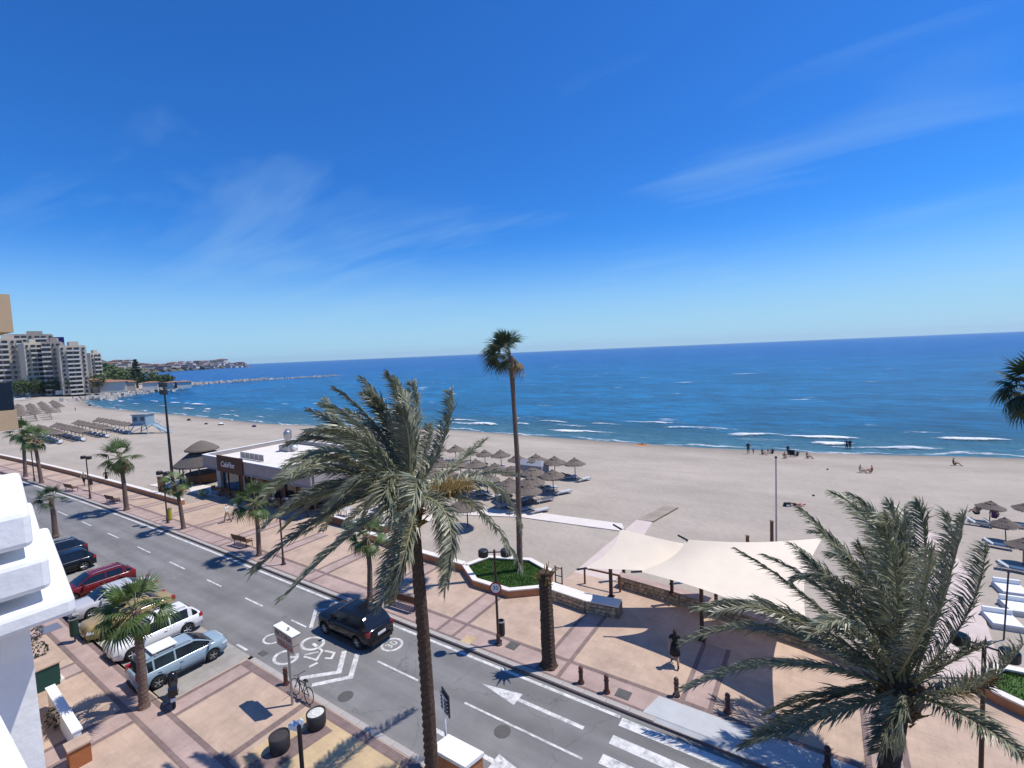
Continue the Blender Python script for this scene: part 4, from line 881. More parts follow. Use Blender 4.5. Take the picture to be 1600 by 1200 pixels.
# ------------------------------------------------------------------ shade sails
def sail(label, corners, sag, n_=14):
    t = thing("shade_sail", (corners[0].x, corners[0].y, 0), label, "shade sail", "sails over the plaza"); o = Vector((corners[0].x, corners[0].y, 0)); A, B, C_, D = [c_ - o for c_ in corners]
    mb = MB(); vs_ = []
    ctr = (A + B + C_ + D) / 4
    for i in range(n_ + 1):
        for j in range(n_ + 1):
            u_, v_ = i / n_, j / n_; p = A * (1 - u_) * (1 - v_) + B * u_ * (1 - v_) + C_ * u_ * v_ + D * (1 - u_) * v_
            eu, ev = 4 * u_ * (1 - u_), 4 * v_ * (1 - v_)          # edges curve inwards between corners
            p = p + (ctr - p) * 0.13 * (eu * (1 - ev) + ev * (1 - eu)) ; p.z -= sag * eu * ev
            vs_.append(p)
    n1_ = n_ + 1
    mb.add(vs_, [(i * n1_ + j, i * n1_ + j + 1, (i + 1) * n1_ + j + 1, (i + 1) * n1_ + j) for i in range(n_) for j in range(n_)])
    so_ = mb.build("cloth", sailm, t, True)
    for c_ in (A, B, C_, D):
        d_ = (c_ - ctr).normalized(); MB().tube([c_ - d_ * .1, c_ + d_ * .45], .05, 6).build("corner_fitting", metal_dk, t)
    return t
def C3(px, py, u, v):           # corner over plan point, height from its sight line
    p = P(u, v); return at_dist(px, py, p.xy.length)
def above(px, py, z): return W(px, py, z)
sail("left cream shade sail with its peak toward the sand", [above(914, 888, 3.0), above(1140, 905, 2.6), above(1150, 862, 2.9), above(969, 826, 4.3)], 0.1)
sail("right larger cream shade sail reaching behind the right date palm", [above(1000, 893, 3.2), above(1262, 990, 3.0), above(1285, 841, 3.6), above(1072, 843, 4.4)], 0.15)
for k, (bp_, tp_, nm) in enumerate((((955, 932), (951, 880), "on the stone wall end"), ((1050, 927), (1049, 880), "standing on the long stone wall"), ((1097, 1000), (1096, 905), "in the middle of the shaded plaza"), ((1119, 945), (1118, 900), "behind the middle plaza post"), ((975, 905), (969, 828), "carrying the left sail's peak"), ((1078, 905), (1073, 845), "carrying the right sail's rear peak"))):
    zb = 0.6 if k in (0, 1, 3) else 0.0
    b_ = W(*bp_, zb); h = zat(b_, *tp_)
    t = thing("sail_post", (b_.x, b_.y, zb), "brown steel sail post " + nm, "post", "posts of the shade sails")
    MB().box((0, 0, (h - zb) / 2), (.16, .16, h - zb)).build("shaft", metal_br, t); MB().box((0, 0, .02), (.34, .34, .04)).build("foot_plate", metal_br, t); MB().box((0, 0, h - zb), (.22, .22, .08)).build("head_plate", metal_br, t)
# rail at the beach exit
b1, b2 = W(914, 912), W(969, 925); rl = thing("hand_rail", b1, "brown hand rail beside the path under the left sail", "railing"); d_ = b2 - b1
for f in (0, 1): MB().box((d_.x * f, d_.y * f, .5), (.09, .09, 1.0)).build("post", wood, rl)
MB().tube([(0, 0, 1.0), (d_.x, d_.y, 1.0)], .06, 6).build("top_rail", wood, rl)
gp_ = W(858, 925); gt_ = thing("iron_gate_post", P(13.7, 24.6), "small dark iron gate frame behind the cut palm trunk", "gate")
for xx in (0, .45): MB().box((xx, 0, .7), (.06, .06, 1.4)).build("post", metal_br, gt_)
for zz in (.35, .8, 1.3): MB().box((.225, 0, zz), (.45, .04, .04)).build("bar", metal_br, gt_)
# wooden posts and flagpole on sand
p = WB(1213, 848); t = thing("flagpole", p, "tall thin bare flagpole standing on the sand behind the sail", "flagpole"); h = zat(p, 1210, 716) - p.z
MB().tube([(0, 0, -.2), (0, 0, h)], [.06, .045], 8).build("pole", metal_gr, t); MB().lathe([(.02, h - .02), (.09, h + .02), (.08, h + .14), (0, h + .16)], 8).build("cap", metal_dk, t)
for px, py, ty, lab in ((1206, 850, 815, "tall reddish wooden post beside the flagpole"), (1168, 856, 838, "short wooden post left of the flagpole behind the sail")):
    p = WB(px, py); h = zat(p, px, ty) - p.z; t = thing("wooden_post", p, lab, "post"); MB().box((0, 0, h / 2 - .1), (.2, .2, h + .2), .3, .94).build("shaft", wood, t); MB().box((0, 0, h + .02), (.24, .24, .05), .3).build("cap", wood, t)
p = WB(1568, 1000); t = thing("flagpole", p, "thin dark pole standing among the white daybeds at right", "flagpole"); h = zat(p, 1576, 935) - p.z + 1.2
MB().tube([(0, 0, -.2), (.1, 0, h)], .035, 6).build("pole", metal_dk, t); MB().lathe([(.02, h), (.07, h + .03), (0, h + .1)], 8, (.1, 0, 0)).build("cap", metal_dk, t)

# ------------------------------------------------------------------ straw parasols and loungers
def make_parasol(seed=1, r=1.35, mat=straw):
    rnd = random.Random(seed); t = thing("straw_parasol", (0, 0, 0), "", "parasol")
    MB().tube([(0, 0, -.3), (0, 0, 2.5)], [.055, .045], 7).build("pole", wood, t)
    mb = MB(); n_ = 24
    prof_ = [(r * .93, 1.86), (r, 1.80), (r * 1.02, 1.88), (r * .72, 2.10), (r * .40, 2.32), (r * .36, 2.30), (r * .40, 2.37), (r * .12, 2.56), (r * .09, 2.62), (0.02, 2.7)]
    mb.lathe(prof_, n_); mb.v = [(q[0] * (1 + rnd.uniform(-.06, .06)), q[1] * (1 + rnd.uniform(-.06, .06)), q[2] + rnd.uniform(-.045, .045)) for q in mb.v]
    mb.add([(0, 0, 2.2)] + [(r * .93 * math.cos(6.2832 * k / n_), r * .93 * math.sin(6.2832 * k / n_), 1.86) for k in range(n_)], [(0, 1 + (k + 1) % n_, 1 + k) for k in range(n_)])
    mb.build("canopy", mat, t)
    fr = MB()
    for k in range(150):
        a = rnd.uniform(0, 6.2832); q = Vector((math.cos(a), math.sin(a), 0)); s2 = Vector((-q.y, q.x, 0)) * .02; p = q * r * .99 + Vector((0, 0, 1.84))
        e = p + q * rnd.uniform(.0, .07) + Vector((0, 0, -rnd.uniform(.06, .24))); fr.add([p - s2, p + s2, e], [(0, 1, 2)])
    fr.build("fringe", mat, t)["kind"] = "stuff"; return t
def make_lounger(cm, seed=1):
    t = thing("sun_lounger", (0, 0, 0), "", "sun lounger")
    f = MB().box((0, -.3, .30), (.62, 1.3, .06)); f.box((-.29, .05, .27), (.05, 1.95, .07)).box((.29, .05, .27), (.05, 1.95, .07))
    f.build("bed", lounge_m, t)
    for a, b_ in ((-1, -.75), (1, -.75), (-1, .75), (1, .75)): MB().box((a * .27, b_, .13), (.06, .06, .27)).build("leg", lounge_m, t)
    bk = MB(); bk.add([(-.3, .32, .32), (.3, .32, .32), (.3, .98, .72), (-.3, .98, .72), (-.3, .36, .27), (.3, .36, .27), (.3, 1.02, .67), (-.3, 1.02, .67)], [(0, 1, 2, 3), (7, 6, 5, 4), (0, 4, 5, 1), (1, 5, 6, 2), (2, 6, 7, 3), (3, 7, 4, 0)]); bk.build("backrest", lounge_m, t)
    if cm: MB().box((0, -.3, .36), (.56, 1.22, .06)).build("cushion", cm, t)
    return t
PROTO_P = [make_parasol(1), make_parasol(2, 1.28), make_parasol(3, 1.4)]; PAR, LNG = PROTO_P[0], make_lounger(None); LNB = make_lounger(cush_b); LNG2 = make_lounger(cush_g)
used = set()
def place(proto, loc, rz, label, group, scale=1.0):
    if proto is PAR: proto = random.choice(PROTO_P)
    if proto.name not in used:
        used.add(proto.name); proto.location = loc; proto.rotation_euler.z = rz; proto["label"] = label; proto["group"] = group; proto.scale = (scale,) * 3; return proto
    r_ = dup(proto, loc, rz, label, group, scale)
    if "parasol" in proto.name: r_.rotation_euler.x = random.uniform(-.06, .06); r_.rotation_euler.y = random.uniform(-.06, .06)
    return r_
rows = [("back", [(660, 690), (686, 692), (711.6, 694), (734, 698), (757, 699), (782.6, 701), (808, 706), (837, 708), (866, 711), (898, 713)]),
        ("second", [(690, 713), (719, 715), (743.6, 716), (773, 719), (800, 723), (832, 725), (863.6, 729)]),
        ("third", [(672, 727), (700, 730), (732, 731), (760, 735), (796, 741), (830, 741)]),
        ("front", [(794, 752), (826, 752)])]
gp1, gl1 = "straw parasols behind the tall palm", "sun loungers under the straw parasols"
for rn, lst in rows:
    for k, (px, py) in enumerate(lst):
        p = WB(px, py, 2.66); sc_ = random.uniform(.86, .98)
        if rn == "back" and k == len(lst) - 1: lab = "rightmost straw parasol of the cluster, with a sunbather's lounger beside it"
        elif rn == "front": lab = "%s straw parasol in the front row nearest the pale path" % ("left", "right")[k]
        else: lab = "straw parasol in the cluster's %s row, %s from the left" % (rn, ORD[k])
        place(PAR, p, random.uniform(0, 6), lab, gp1, sc_)
        for sg, nm in ((-1, "left"), (1, "right")):
            q = p + Vector((sg * .95 + .3, random.uniform(-.5, .3), 0)); q.z = beach_z(q.x, q.y)
            lab2 = "sun lounger on the %s of the %s parasol, %s row of the cluster" % (nm, ORD[k], rn)
            place(LNG if (k + sg) % 3 else LNG2, q, R(90 + 70) + random.uniform(-.2, .2), lab2, gl1)
p = WB(728.6, 776, 2.66); place(PAR, p, 1.0, "lone straw parasol casting a round shadow inside the path bend", gp1)
# grey wind screens amid the cluster
tent_m = M("grey_tent_cloth", (.26, .27, .30), .85, .08, 2)
p = WB(833, 744); t = thing("beach_tent", p, "grey cloth wind shelter among the straw parasols", "tent")
MB().prism([(-1.9, -.9), (1.7, -.9), (1.7, .9), (-1.9, .9)], 0, 1.5).build("side_cloth", tent_m, t); MB().add([(-1.9, -.9, 1.5), (1.7, -.9, 1.5), (1.7, .9, 1.5), (-1.9, .9, 1.5), (-1.4, 0, 2.0), (1.2, 0, 2.0)], [(0, 1, 5, 4), (2, 3, 4, 5), (1, 2, 5), (3, 0, 4)]).build("roof_cloth", tent_m, t)
# long rows further along the beach
gpl, gll = "straw parasols in rows near the lifeguard hut", "sun loungers in rows near the lifeguard hut"
far_rows = [((60, 664), (92, 673), "row nearest the left palms"), ((90, 661), (128, 669.5), "second row from the left palms"), ((122, 657), (165, 665), "third row from the left palms"), ((155, 653), (200, 660.5), "row beside the lifeguard hut")]
for (a, b_, nm) in far_rows:
    pa, pb2 = WB(*a, 2.5), WB(*b_, 2.5); nn = 8
    for k in range(nn):
        q = pa.lerp(pb2, k / (nn - 1)); q.z = beach_z(q.x, q.y); place(PAR, q, random.uniform(0, 6), "straw parasol in the beach %s, %s from the sea end" % (nm, ORD[nn - 1 - k]), gpl, 1.0)
        for sg, sn in ((-1, "far"), (1, "near")):
            q2 = q + Vector((sg * .9 + 1.0, -.4, 0)); q2.z = beach_z(q2.x, q2.y); place(LNG, q2, R(80) + random.uniform(-.15, .15), "sun lounger %s of %s parasol, %s" % ("left" if sg < 0 else "right", ORD[nn - 1 - k], nm), gll)
gpf = "parasols at the far left end of the beach"
for ri, (a, b_) in enumerate((((28, 633), (33, 648)), ((46, 632), (56, 645)), ((64, 629), (79, 643)), ((83, 627), (93, 634)))):
    pa, pb2 = WB(*a, 2.5), WB(*b_, 2.5)
    for k in range(7):
        q = pa.lerp(pb2, k / 6); q.z = beach_z(q.x, q.y); place(PAR, q, k, "distant straw parasol at the far left, %s column, %s from the near end" % (ORD[ri], ORD[6 - k]), gpf, 1.15)
# right group by the edge
gpr = "parasols and loungers at the right edge"
for px, py, lab in ((1547, 782, "straw parasol shading two sitting people near the right edge"), (1573, 808, "middle straw parasol of the right edge group"), (1604, 784, "cut off straw parasol at the right edge, farthest up the beach"), (1600, 840, "nearest straw parasol at the right edge")):
    place(PAR, WB(px, py, 1.75), px, lab, gpr, .64)
for px, py, lab, cm in ((1531, 822, "dark cushioned lounger with a sitting person under the right parasol", LNG2), (1557, 824, "white lounger end beside the sitting pair", LNG), (1560, 856, "blue and white lounger below the middle right parasol", LNB), (1585, 893, "blue cushioned lounger nearest the right edge path", LNB), (1592, 825, "blue lounger at the right edge below the cut off parasol", LNB)):
    place(cm, WB(px, py), R(75) + random.uniform(-.1, .1), lab, gpr, .74)
for px, py, lab in ((1580, 926, "white daybed at the right edge, farther one"), (1592, 955, "white daybed at the right edge, middle one"), (1566, 975, "white daybed nearest the lamp at the right edge")):
    p = WB(px, py); t = thing("daybed", p, lab, "daybed", "white daybeds at the right edge", R(8)); t.scale = (.72, .72, .6); MB().box((0, 0, .18), (1.7, 1.9, .36)).build("base", lounge_m, t); MB().box((0, 0, .43), (1.6, 1.8, .14)).build("mattress", whitep, t); MB().box((0, .8, .7), (1.6, .2, .4)).build("bolster", whitep, t)
# lifeguard hut
p = WB(226, 677); t = thing("lifeguard_hut", p, "blue grey lifeguard hut on braced legs with a side ramp", "lifeguard hut", rz=R(35))
MB().box((0, 0, 3.3), (3.0, 2.8, 2.3)).build("cabin", hut_m, t); MB().box((0, 0, 4.5), (3.5, 3.2, .16)).build("roof", M("hut_roof", (.3, .33, .35), .8), t); MB().box((.3, 0, 2.05), (4.2, 3.6, .16)).build("platform", hut_m, t)
for a in (-1, 1):
    for b_ in (-1, 1): MB().tube([(a * 2.4, b_ * 2.1, -.2), (a * 1.3, b_ * 1.2, 2.0)], .12, 6).build("leg", hut_m, t)
    MB().tube([(-2.3, a * 2.0, .2), (1.4, a * 1.25, 1.9)], .07, 6).build("brace", hut_m, t)
MB().add([(2.3, -.7, 2.05), (2.3, .7, 2.05), (6.0, .7, -.1), (6.0, -.7, -.1), (2.3, -.7, 1.9), (2.3, .7, 1.9), (5.7, .7, -.15), (5.7, -.7, -.15)], [(0, 3, 2, 1), (4, 5, 6, 7), (0, 4, 7, 3), (1, 2, 6, 5)]).build("ramp", hut_m, t)
for a in (-.7, .7): MB().tube([(2.3, a, 3.0), (5.9, a, .9)], .05, 6).build("ramp_rail", hut_m, t)
for a in (-.8, .8): MB().box((a, -1.42, 3.5), (.8, .06, .9)).build("window", glassb, t)

# ------------------------------------------------------------------ lamps, mast, signs, benches, bollards, bins
def make_lamp(h=4.85, spread=.55):
    t = thing("street_lamp", (0, 0, 0), "", "street lamp", "twin head promenade lamps")
    MB().tube([(0, 0, 0), (0, 0, .5), (0, 0, .55), (0, 0, h)], [.1, .1, .065, .055], 10).build("pole", metal_br, t); MB().lathe([(.18, 0), (.18, .05), (.1, .08)], 12).build("base", metal_dk, t)
    MB().tube([(-spread, 0, h - .12), (spread, 0, h - .12)], .03, 6).build("arm", metal_dk, t)
    for a in (-1, 1): MB().lathe([(0, h - .32), (.23, h - .32), (.25, h - .28), (.25, h - .03), (.2, h + .02), (0, h + .03)], 18, (a * spread, 0, 0)).build("lamp_head", metal_dk, t)
    return t
lamp0 = make_lamp(); lamp_used = False
for px, py, lab, rz in ((779, 1007, "twin head lamp post carrying a round 30 sign", 0.55), (262, 817, "twin head lamp post beside the yellow bin", .2), (141, 779, "twin head lamp post between the two far benches", .2), (443, 882, "twin head lamp post behind the date palm fronds at left", .4), (54, 752, "farthest twin head lamp post between the two left palms", .2), (1532, 1232, "twin head lamp post at the lower right corner", -.3)):
    p = W(px, py)
    if not lamp_used: lamp0.location = p; lamp0.rotation_euler.z = rz; lamp0["label"] = lab; lamp_used = True
    else: dup(lamp0, p, rz, lab)
# its 30 sign (bolted to the pole: part of a sign thing)
def facing(p): return math.atan2(-p.x, p.y)       # rz that turns local -Y towards the camera
pl30 = W(779, 1007); fz = facing(pl30)
t = thing("speed_sign", pl30 + Vector((0, 0, 0)), "round white speed limit sign reading 30 with red rim", "sign", rz=fz - .2)
MB().lathe([(0, -.075), (.3, -.075), (.3, -.095), (0, -.095)], 28, (0, 0, 2.95), 'y').build("red_rim", M("sign_red", (.45, .02, .02), .5, .05), t)
MB().lathe([(0.0, -.1), (.235, -.1), (.235, -.096)], 28, (0, 0, 2.95), 'y').build("white_face", whitep, t)
text_mesh("number", "30", .3, metal_dk, t, Matrix.Translation((0, -.104, 2.95)) @ Matrix.Rotation(R(90), 4, 'X'), .002)
def litter_bin(px, py, lab, mat, h=1.0, zb=.3, off=(.18, -.1)):
    p = W(px, py); t = thing("litter_bin", p, lab, "litter bin"); MB().lathe([(0, zb), (.17, zb), (.19, zb + .1), (.19, h), (.15, h + .03), (.15, h - .04), (0, h - .04)], 14).build("drum", mat, t); MB().box((-.2, .03, (h + .1) / 2), (.05, .05, h + .1)).build("post", metal_dk, t); MB().lathe([(.2, h), (.205, h + .05), (.17, h + .06)], 14).build("rim", metal_gr, t)
litter_bin(784, 1001, "dark litter bin fixed beside the 30 sign lamp post", metal_dk)
litter_bin(266, 813, "yellow green bin beside the lamp post near the restaurant", M("bin_yellow", (.40, .36, .04), .6), 1.1, .1)
litter_bin(143, 766, "dark bin hung on the far lamp post between benches", metal_dk, 1.5, .7)
litter_bin(118, 1003, "dark green bin on a post before the gold car", M("bin_green", (.02, .05, .035), .5), 1.25, .35)
# flood light mast
p = W(272, 775); t = thing("floodlight_mast", p, "very tall dark floodlight mast left of the gazebo", "mast"); h = zat(p, 257, 600)
MB().tube([(0, 0, 0), (0, 0, h)], [.17, .08], 10).build("pole", metal_dk, t)
for a, z in ((-.35, -.1), (.35, -.1), (-.3, -.9), (.3, -.9)): MB().box((a, -.1, h + z), (.5, .35, .5), .2).build("floodlight", metal_dk, t)
MB().box((0, 0, h - .5), (.9, .1, .1)).build("crossbar", metal_dk, t)
p = W(254, 772); t = thing("info_totem", p, "orange brown totem pillar left of the floodlight mast", "totem", rz=.2); MB().box((0, 0, 1.0), (.75, .4, 2.0)).build("body", wood, t); MB().box((0, 0, 2.03), (.85, .5, .08)).build("cap", band, t); MB().box((0, -.205, 1.3), (.6, .02, .9)).build("panel", chair_wood, t)
# benches
def make_bench():
    t = thing("promenade_bench", (0, 0, 0), "", "bench", "wooden benches along the promenade kerb")
    for k in range(4): MB().box((0, -.22 + .13 * k, .44), (1.9, .105, .04)).build("seat_slat", wood, t)
    for k in range(4): MB().box((0, .27 + .03 * k, .56 + .11 * k), (1.9, .04, .095)).build("back_slat", wood, t)
    for a in (-.78, .78):
        MB().tube([(a, -.27, 0), (a, -.25, .42), (a, .2, .42), (a, .36, .95)], .03, 6).build("leg", metal_br, t); MB().tube([(a, .25, 0), (a, .2, .42)], .03, 6).build("rear_leg", metal_br, t); MB().tube([(a, -.25, .42), (a, -.27, .62), (a, .25, .64)], .025, 6).build("armrest", metal_br, t)
    return t
bn = make_bench()
for k, (px, py, lab) in enumerate(((636, 948, "bench partly hidden behind the date palm trunk"), (380, 852, "bench in front of the restaurant beside a fan palm"), (177, 786, "second farthest bench, right of the far lamp post"), (112, 767, "farthest bench, left of the far lamp post"))):
    p = W(px, py); rz = R(180) + .06 + (0.03 * k)
    if k == 0: bn.location = p; bn.rotation_euler.z = rz; bn["label"] = lab
    else: dup(bn, p, rz, lab)
# bollards
bl = thing("bollard", (0, 0, 0), "", "bollard", "dark red iron bollards")
bm = M("bollard_red", (.075, .022, .018), .45, .15, 8, spec=.5)
MB().lathe([(0, 0), (.15, 0), (.15, .06), (.11, .1), (.095, .15), (.09, .5), (.105, .52), (.105, .56), (.085, .58), (.085, .63), (.1, .66), (.1, .72), (.06, .78), (0, .79)], 14).build("post", bm, bl, True); MB().lathe([(.107, .52), (.115, .54), (.107, .56)], 14).build("collar", metal_dk, bl)
for k, (px, py, lab) in enumerate(((908, 1067, "first bollard right of the cut palm trunk by the kerb"), (948, 1082, "bollard left of the pale crossing ramp"), (1057, 1087, "bollard at the back of the ramp, below the shaded woman"), (1137, 1113, "bollard behind the ramp at its middle"), (1293, 1200, "bollard at the bottom edge left of the right palm trunk"), (447, 1069, "bollard on the near kerb beside the bicycle sign pole"))):
    p = W(px, py)
    if k == 0: bl.location = p; bl["label"] = lab; bl.scale = (1, 1, .95)
    else: dup(bl, p, 0, lab)
# boxed sign on pole with bicycle
p = W(457, 1101); t = thing("terrace_sign", p, "white boxed sign on a pole with dark and red lettering", "sign", rz=R(-4)); h = zat(p, 447, 985)
MB().tube([(0, 0, 0), (0, 0, h - .1)], .055, 8).build("pole", metal_gr, t); sgn_w = M("sign_cream", (.42, .36, .32), .7, .12, 4)
MB().box((0, 0, h - .18), (1.5, .34, .42)).build("box", sgn_w, t); MB().box((0, 0, h + .04), (1.54, .38, .03)).build("lid", whitep, t); MB().box((.05, 0, h - .58), (1.4, .3, .3)).build("lower_box", sgn_w, t); MB().tube([(.15, 0, h + .05), (.15, 0, h + .16)], .05, 8).build("finial", metal_gr, t)
text_mesh("upper_lettering", "VICTORIA", .3, metal_br, t, Matrix.Translation((0, -.175, h - .18)) @ Matrix.Rotation(R(90), 4, 'X'), .004)
text_mesh("lower_lettering", "TERRAZA", .29, M("red_letters", (.33, .04, .03), .6), t, Matrix.Translation((.05, -.155, h - .58)) @ Matrix.Rotation(R(90), 4, 'X'), .004)
def bicycle(loc, rz, lean, lab):
    t = thing("bicycle", loc, lab, "bicycle", rz=rz); t.rotation_euler.x = lean; fm = M("bike_frame", (.05, .03, .03), .4, .1, 8, spec=.5)
    for x in (-.52, .52):
        tor = [(.33 + .018 * math.cos(a), .018 * math.sin(a)) for a in [k * math.pi / 3 for k in range(7)]]; wv = MB().lathe(tor, 26, (x, 0, .35), 'y').build("wheel", tyre_m, t)
        sp = MB()
        for k in range(10): a = k * math.pi / 5; sp.tube([(x, 0, .35), (x + .32 * math.cos(a), 0, .35 + .32 * math.sin(a))], .004, 3)
        sp.tube([(x, -.05, .35), (x, .05, .35)], .03, 6); sp.build("spokes", metal_gr, wv)
    f = MB()
    for a, b_ in (((-.05, .32), (.35, .78)), ((-.05, .32), (-.2, .82)), ((-.17, .72), (.36, .72)), ((-.52, .35), (-.05, .32)), ((-.52, .35), (-.18, .74)), ((.36, .86), (.52, .35))): f.tube([(a[0], 0, a[1]), (b_[0], 0, b_[1])], .02, 6)
    f.build("frame", fm, t); MB().tube([(.3, -.28, .98), (.36, -.1, .93), (.37, 0, .9), (.36, .1, .93), (.3, .28, .98)], .014, 6).build("handlebar", metal_dk, t); MB().box((-.21, 0, .87), (.26, .13, .06), 0, .7).build("saddle", metal_dk, t)
    MB().lathe([(.07, -.01), (.09, 0), (.07, .01)], 14, (-.05, -.04, .32), 'y').build("chainring", metal_gr, t); MB().tube([(.05, -.14, .2), (.0, -.07, .22), (-.1, .07, .42), (-.15, .15, .42)], .014, 5).build("pedals", metal_dk, t)
bicycle(W(471, 1093), R(178), R(9), "dark bicycle leaning on the boxed sign pole")
# direction sign seen from behind
p = W(699, 1196); t = thing("road_sign", p, "dark back of a road sign on a pale pole by the kerb", "sign", rz=R(-25)); h = zat(p, 695, 1083)
MB().tube([(0, 0, 0), (0, 0, h - .1)], .045, 8).build("pole", whitep, t); MB().box((0, .07, h - .36), (.62, .04, .8)).build("panel", metal_dk, t)
for k in range(5): MB().box((0, -.0, h - .1 - .13 * k), (.56, .05, .035)).build("brace_bar", metal_gr, t)
# white block at the bottom edge
zt = 1.25; q = [above(674, 1169, zt), above(702, 1149, zt), above(754, 1176, zt), above(726, 1198, zt)]
t = thing("kiosk_block", (q[0].x, q[0].y, 0), "white topped masonry block at the bottom edge beside the palm", "block"); o_ = Vector((q[0].x, q[0].y))
MB().prism([p_.xy - o_ for p_ in q], 0, zt - .1).build("body", terra, t)
cq = (q[0] + q[1] + q[2] + q[3]) / 4; MB().prism([(p_.xy - cq.xy) * 1.06 + cq.xy - o_ for p_ in q], zt - .1, zt + .02).build("top_slab", white, t)
# round planters and lamp in the foreground paving
plm = M("planter_dark", (.03, .03, .034), .5, .15, 6)
for px, py, lab, top_ in ((438, 1172, "round dark planter tub beside the near lamp", M("tub_soil", (.05, .045, .045), .9)), (495, 1135, "round dark tub filled with white gravel nearer the road", M("white_gravel", (.62, .62, .58), .9, .35, 14, .8, 20))):
    p = W(px, py); t = thing("round_planter", p, lab, "planter", "round dark tubs on the near pavement"); t.scale = (.84,) * 3; MB().lathe([(0, 0), (.36, 0), (.42, .1), (.44, .72), (.4, .74), (.38, .66)], 20).build("tub", plm, t, True); MB().lathe([(0, .7), (.2, .71), (.385, .66)], 20).build("fill", top_, t)
p = W(476, 1250); t = thing("near_lamp", p, "dark lamp post with a white spot head at the bottom edge", "street lamp"); h = zat(p, 466, 1134)
MB().tube([(0, 0, 0), (0, 0, h)], .07, 8).build("pole", metal_dk, t); MB().box((-.2, 0, h - .1), (.4, .22, .16), .3).build("spot_head", whitep, t); MB().box((-.06, .1, h + .02), (.18, .14, .12)).build("sensor_box", whitep, t)
sheet("dark_inlay_strip", [W(*q_) for q_ in ((380, 1200), (500, 1128), (520, 1142), (410, 1215))], L3 + .004, band, npav)

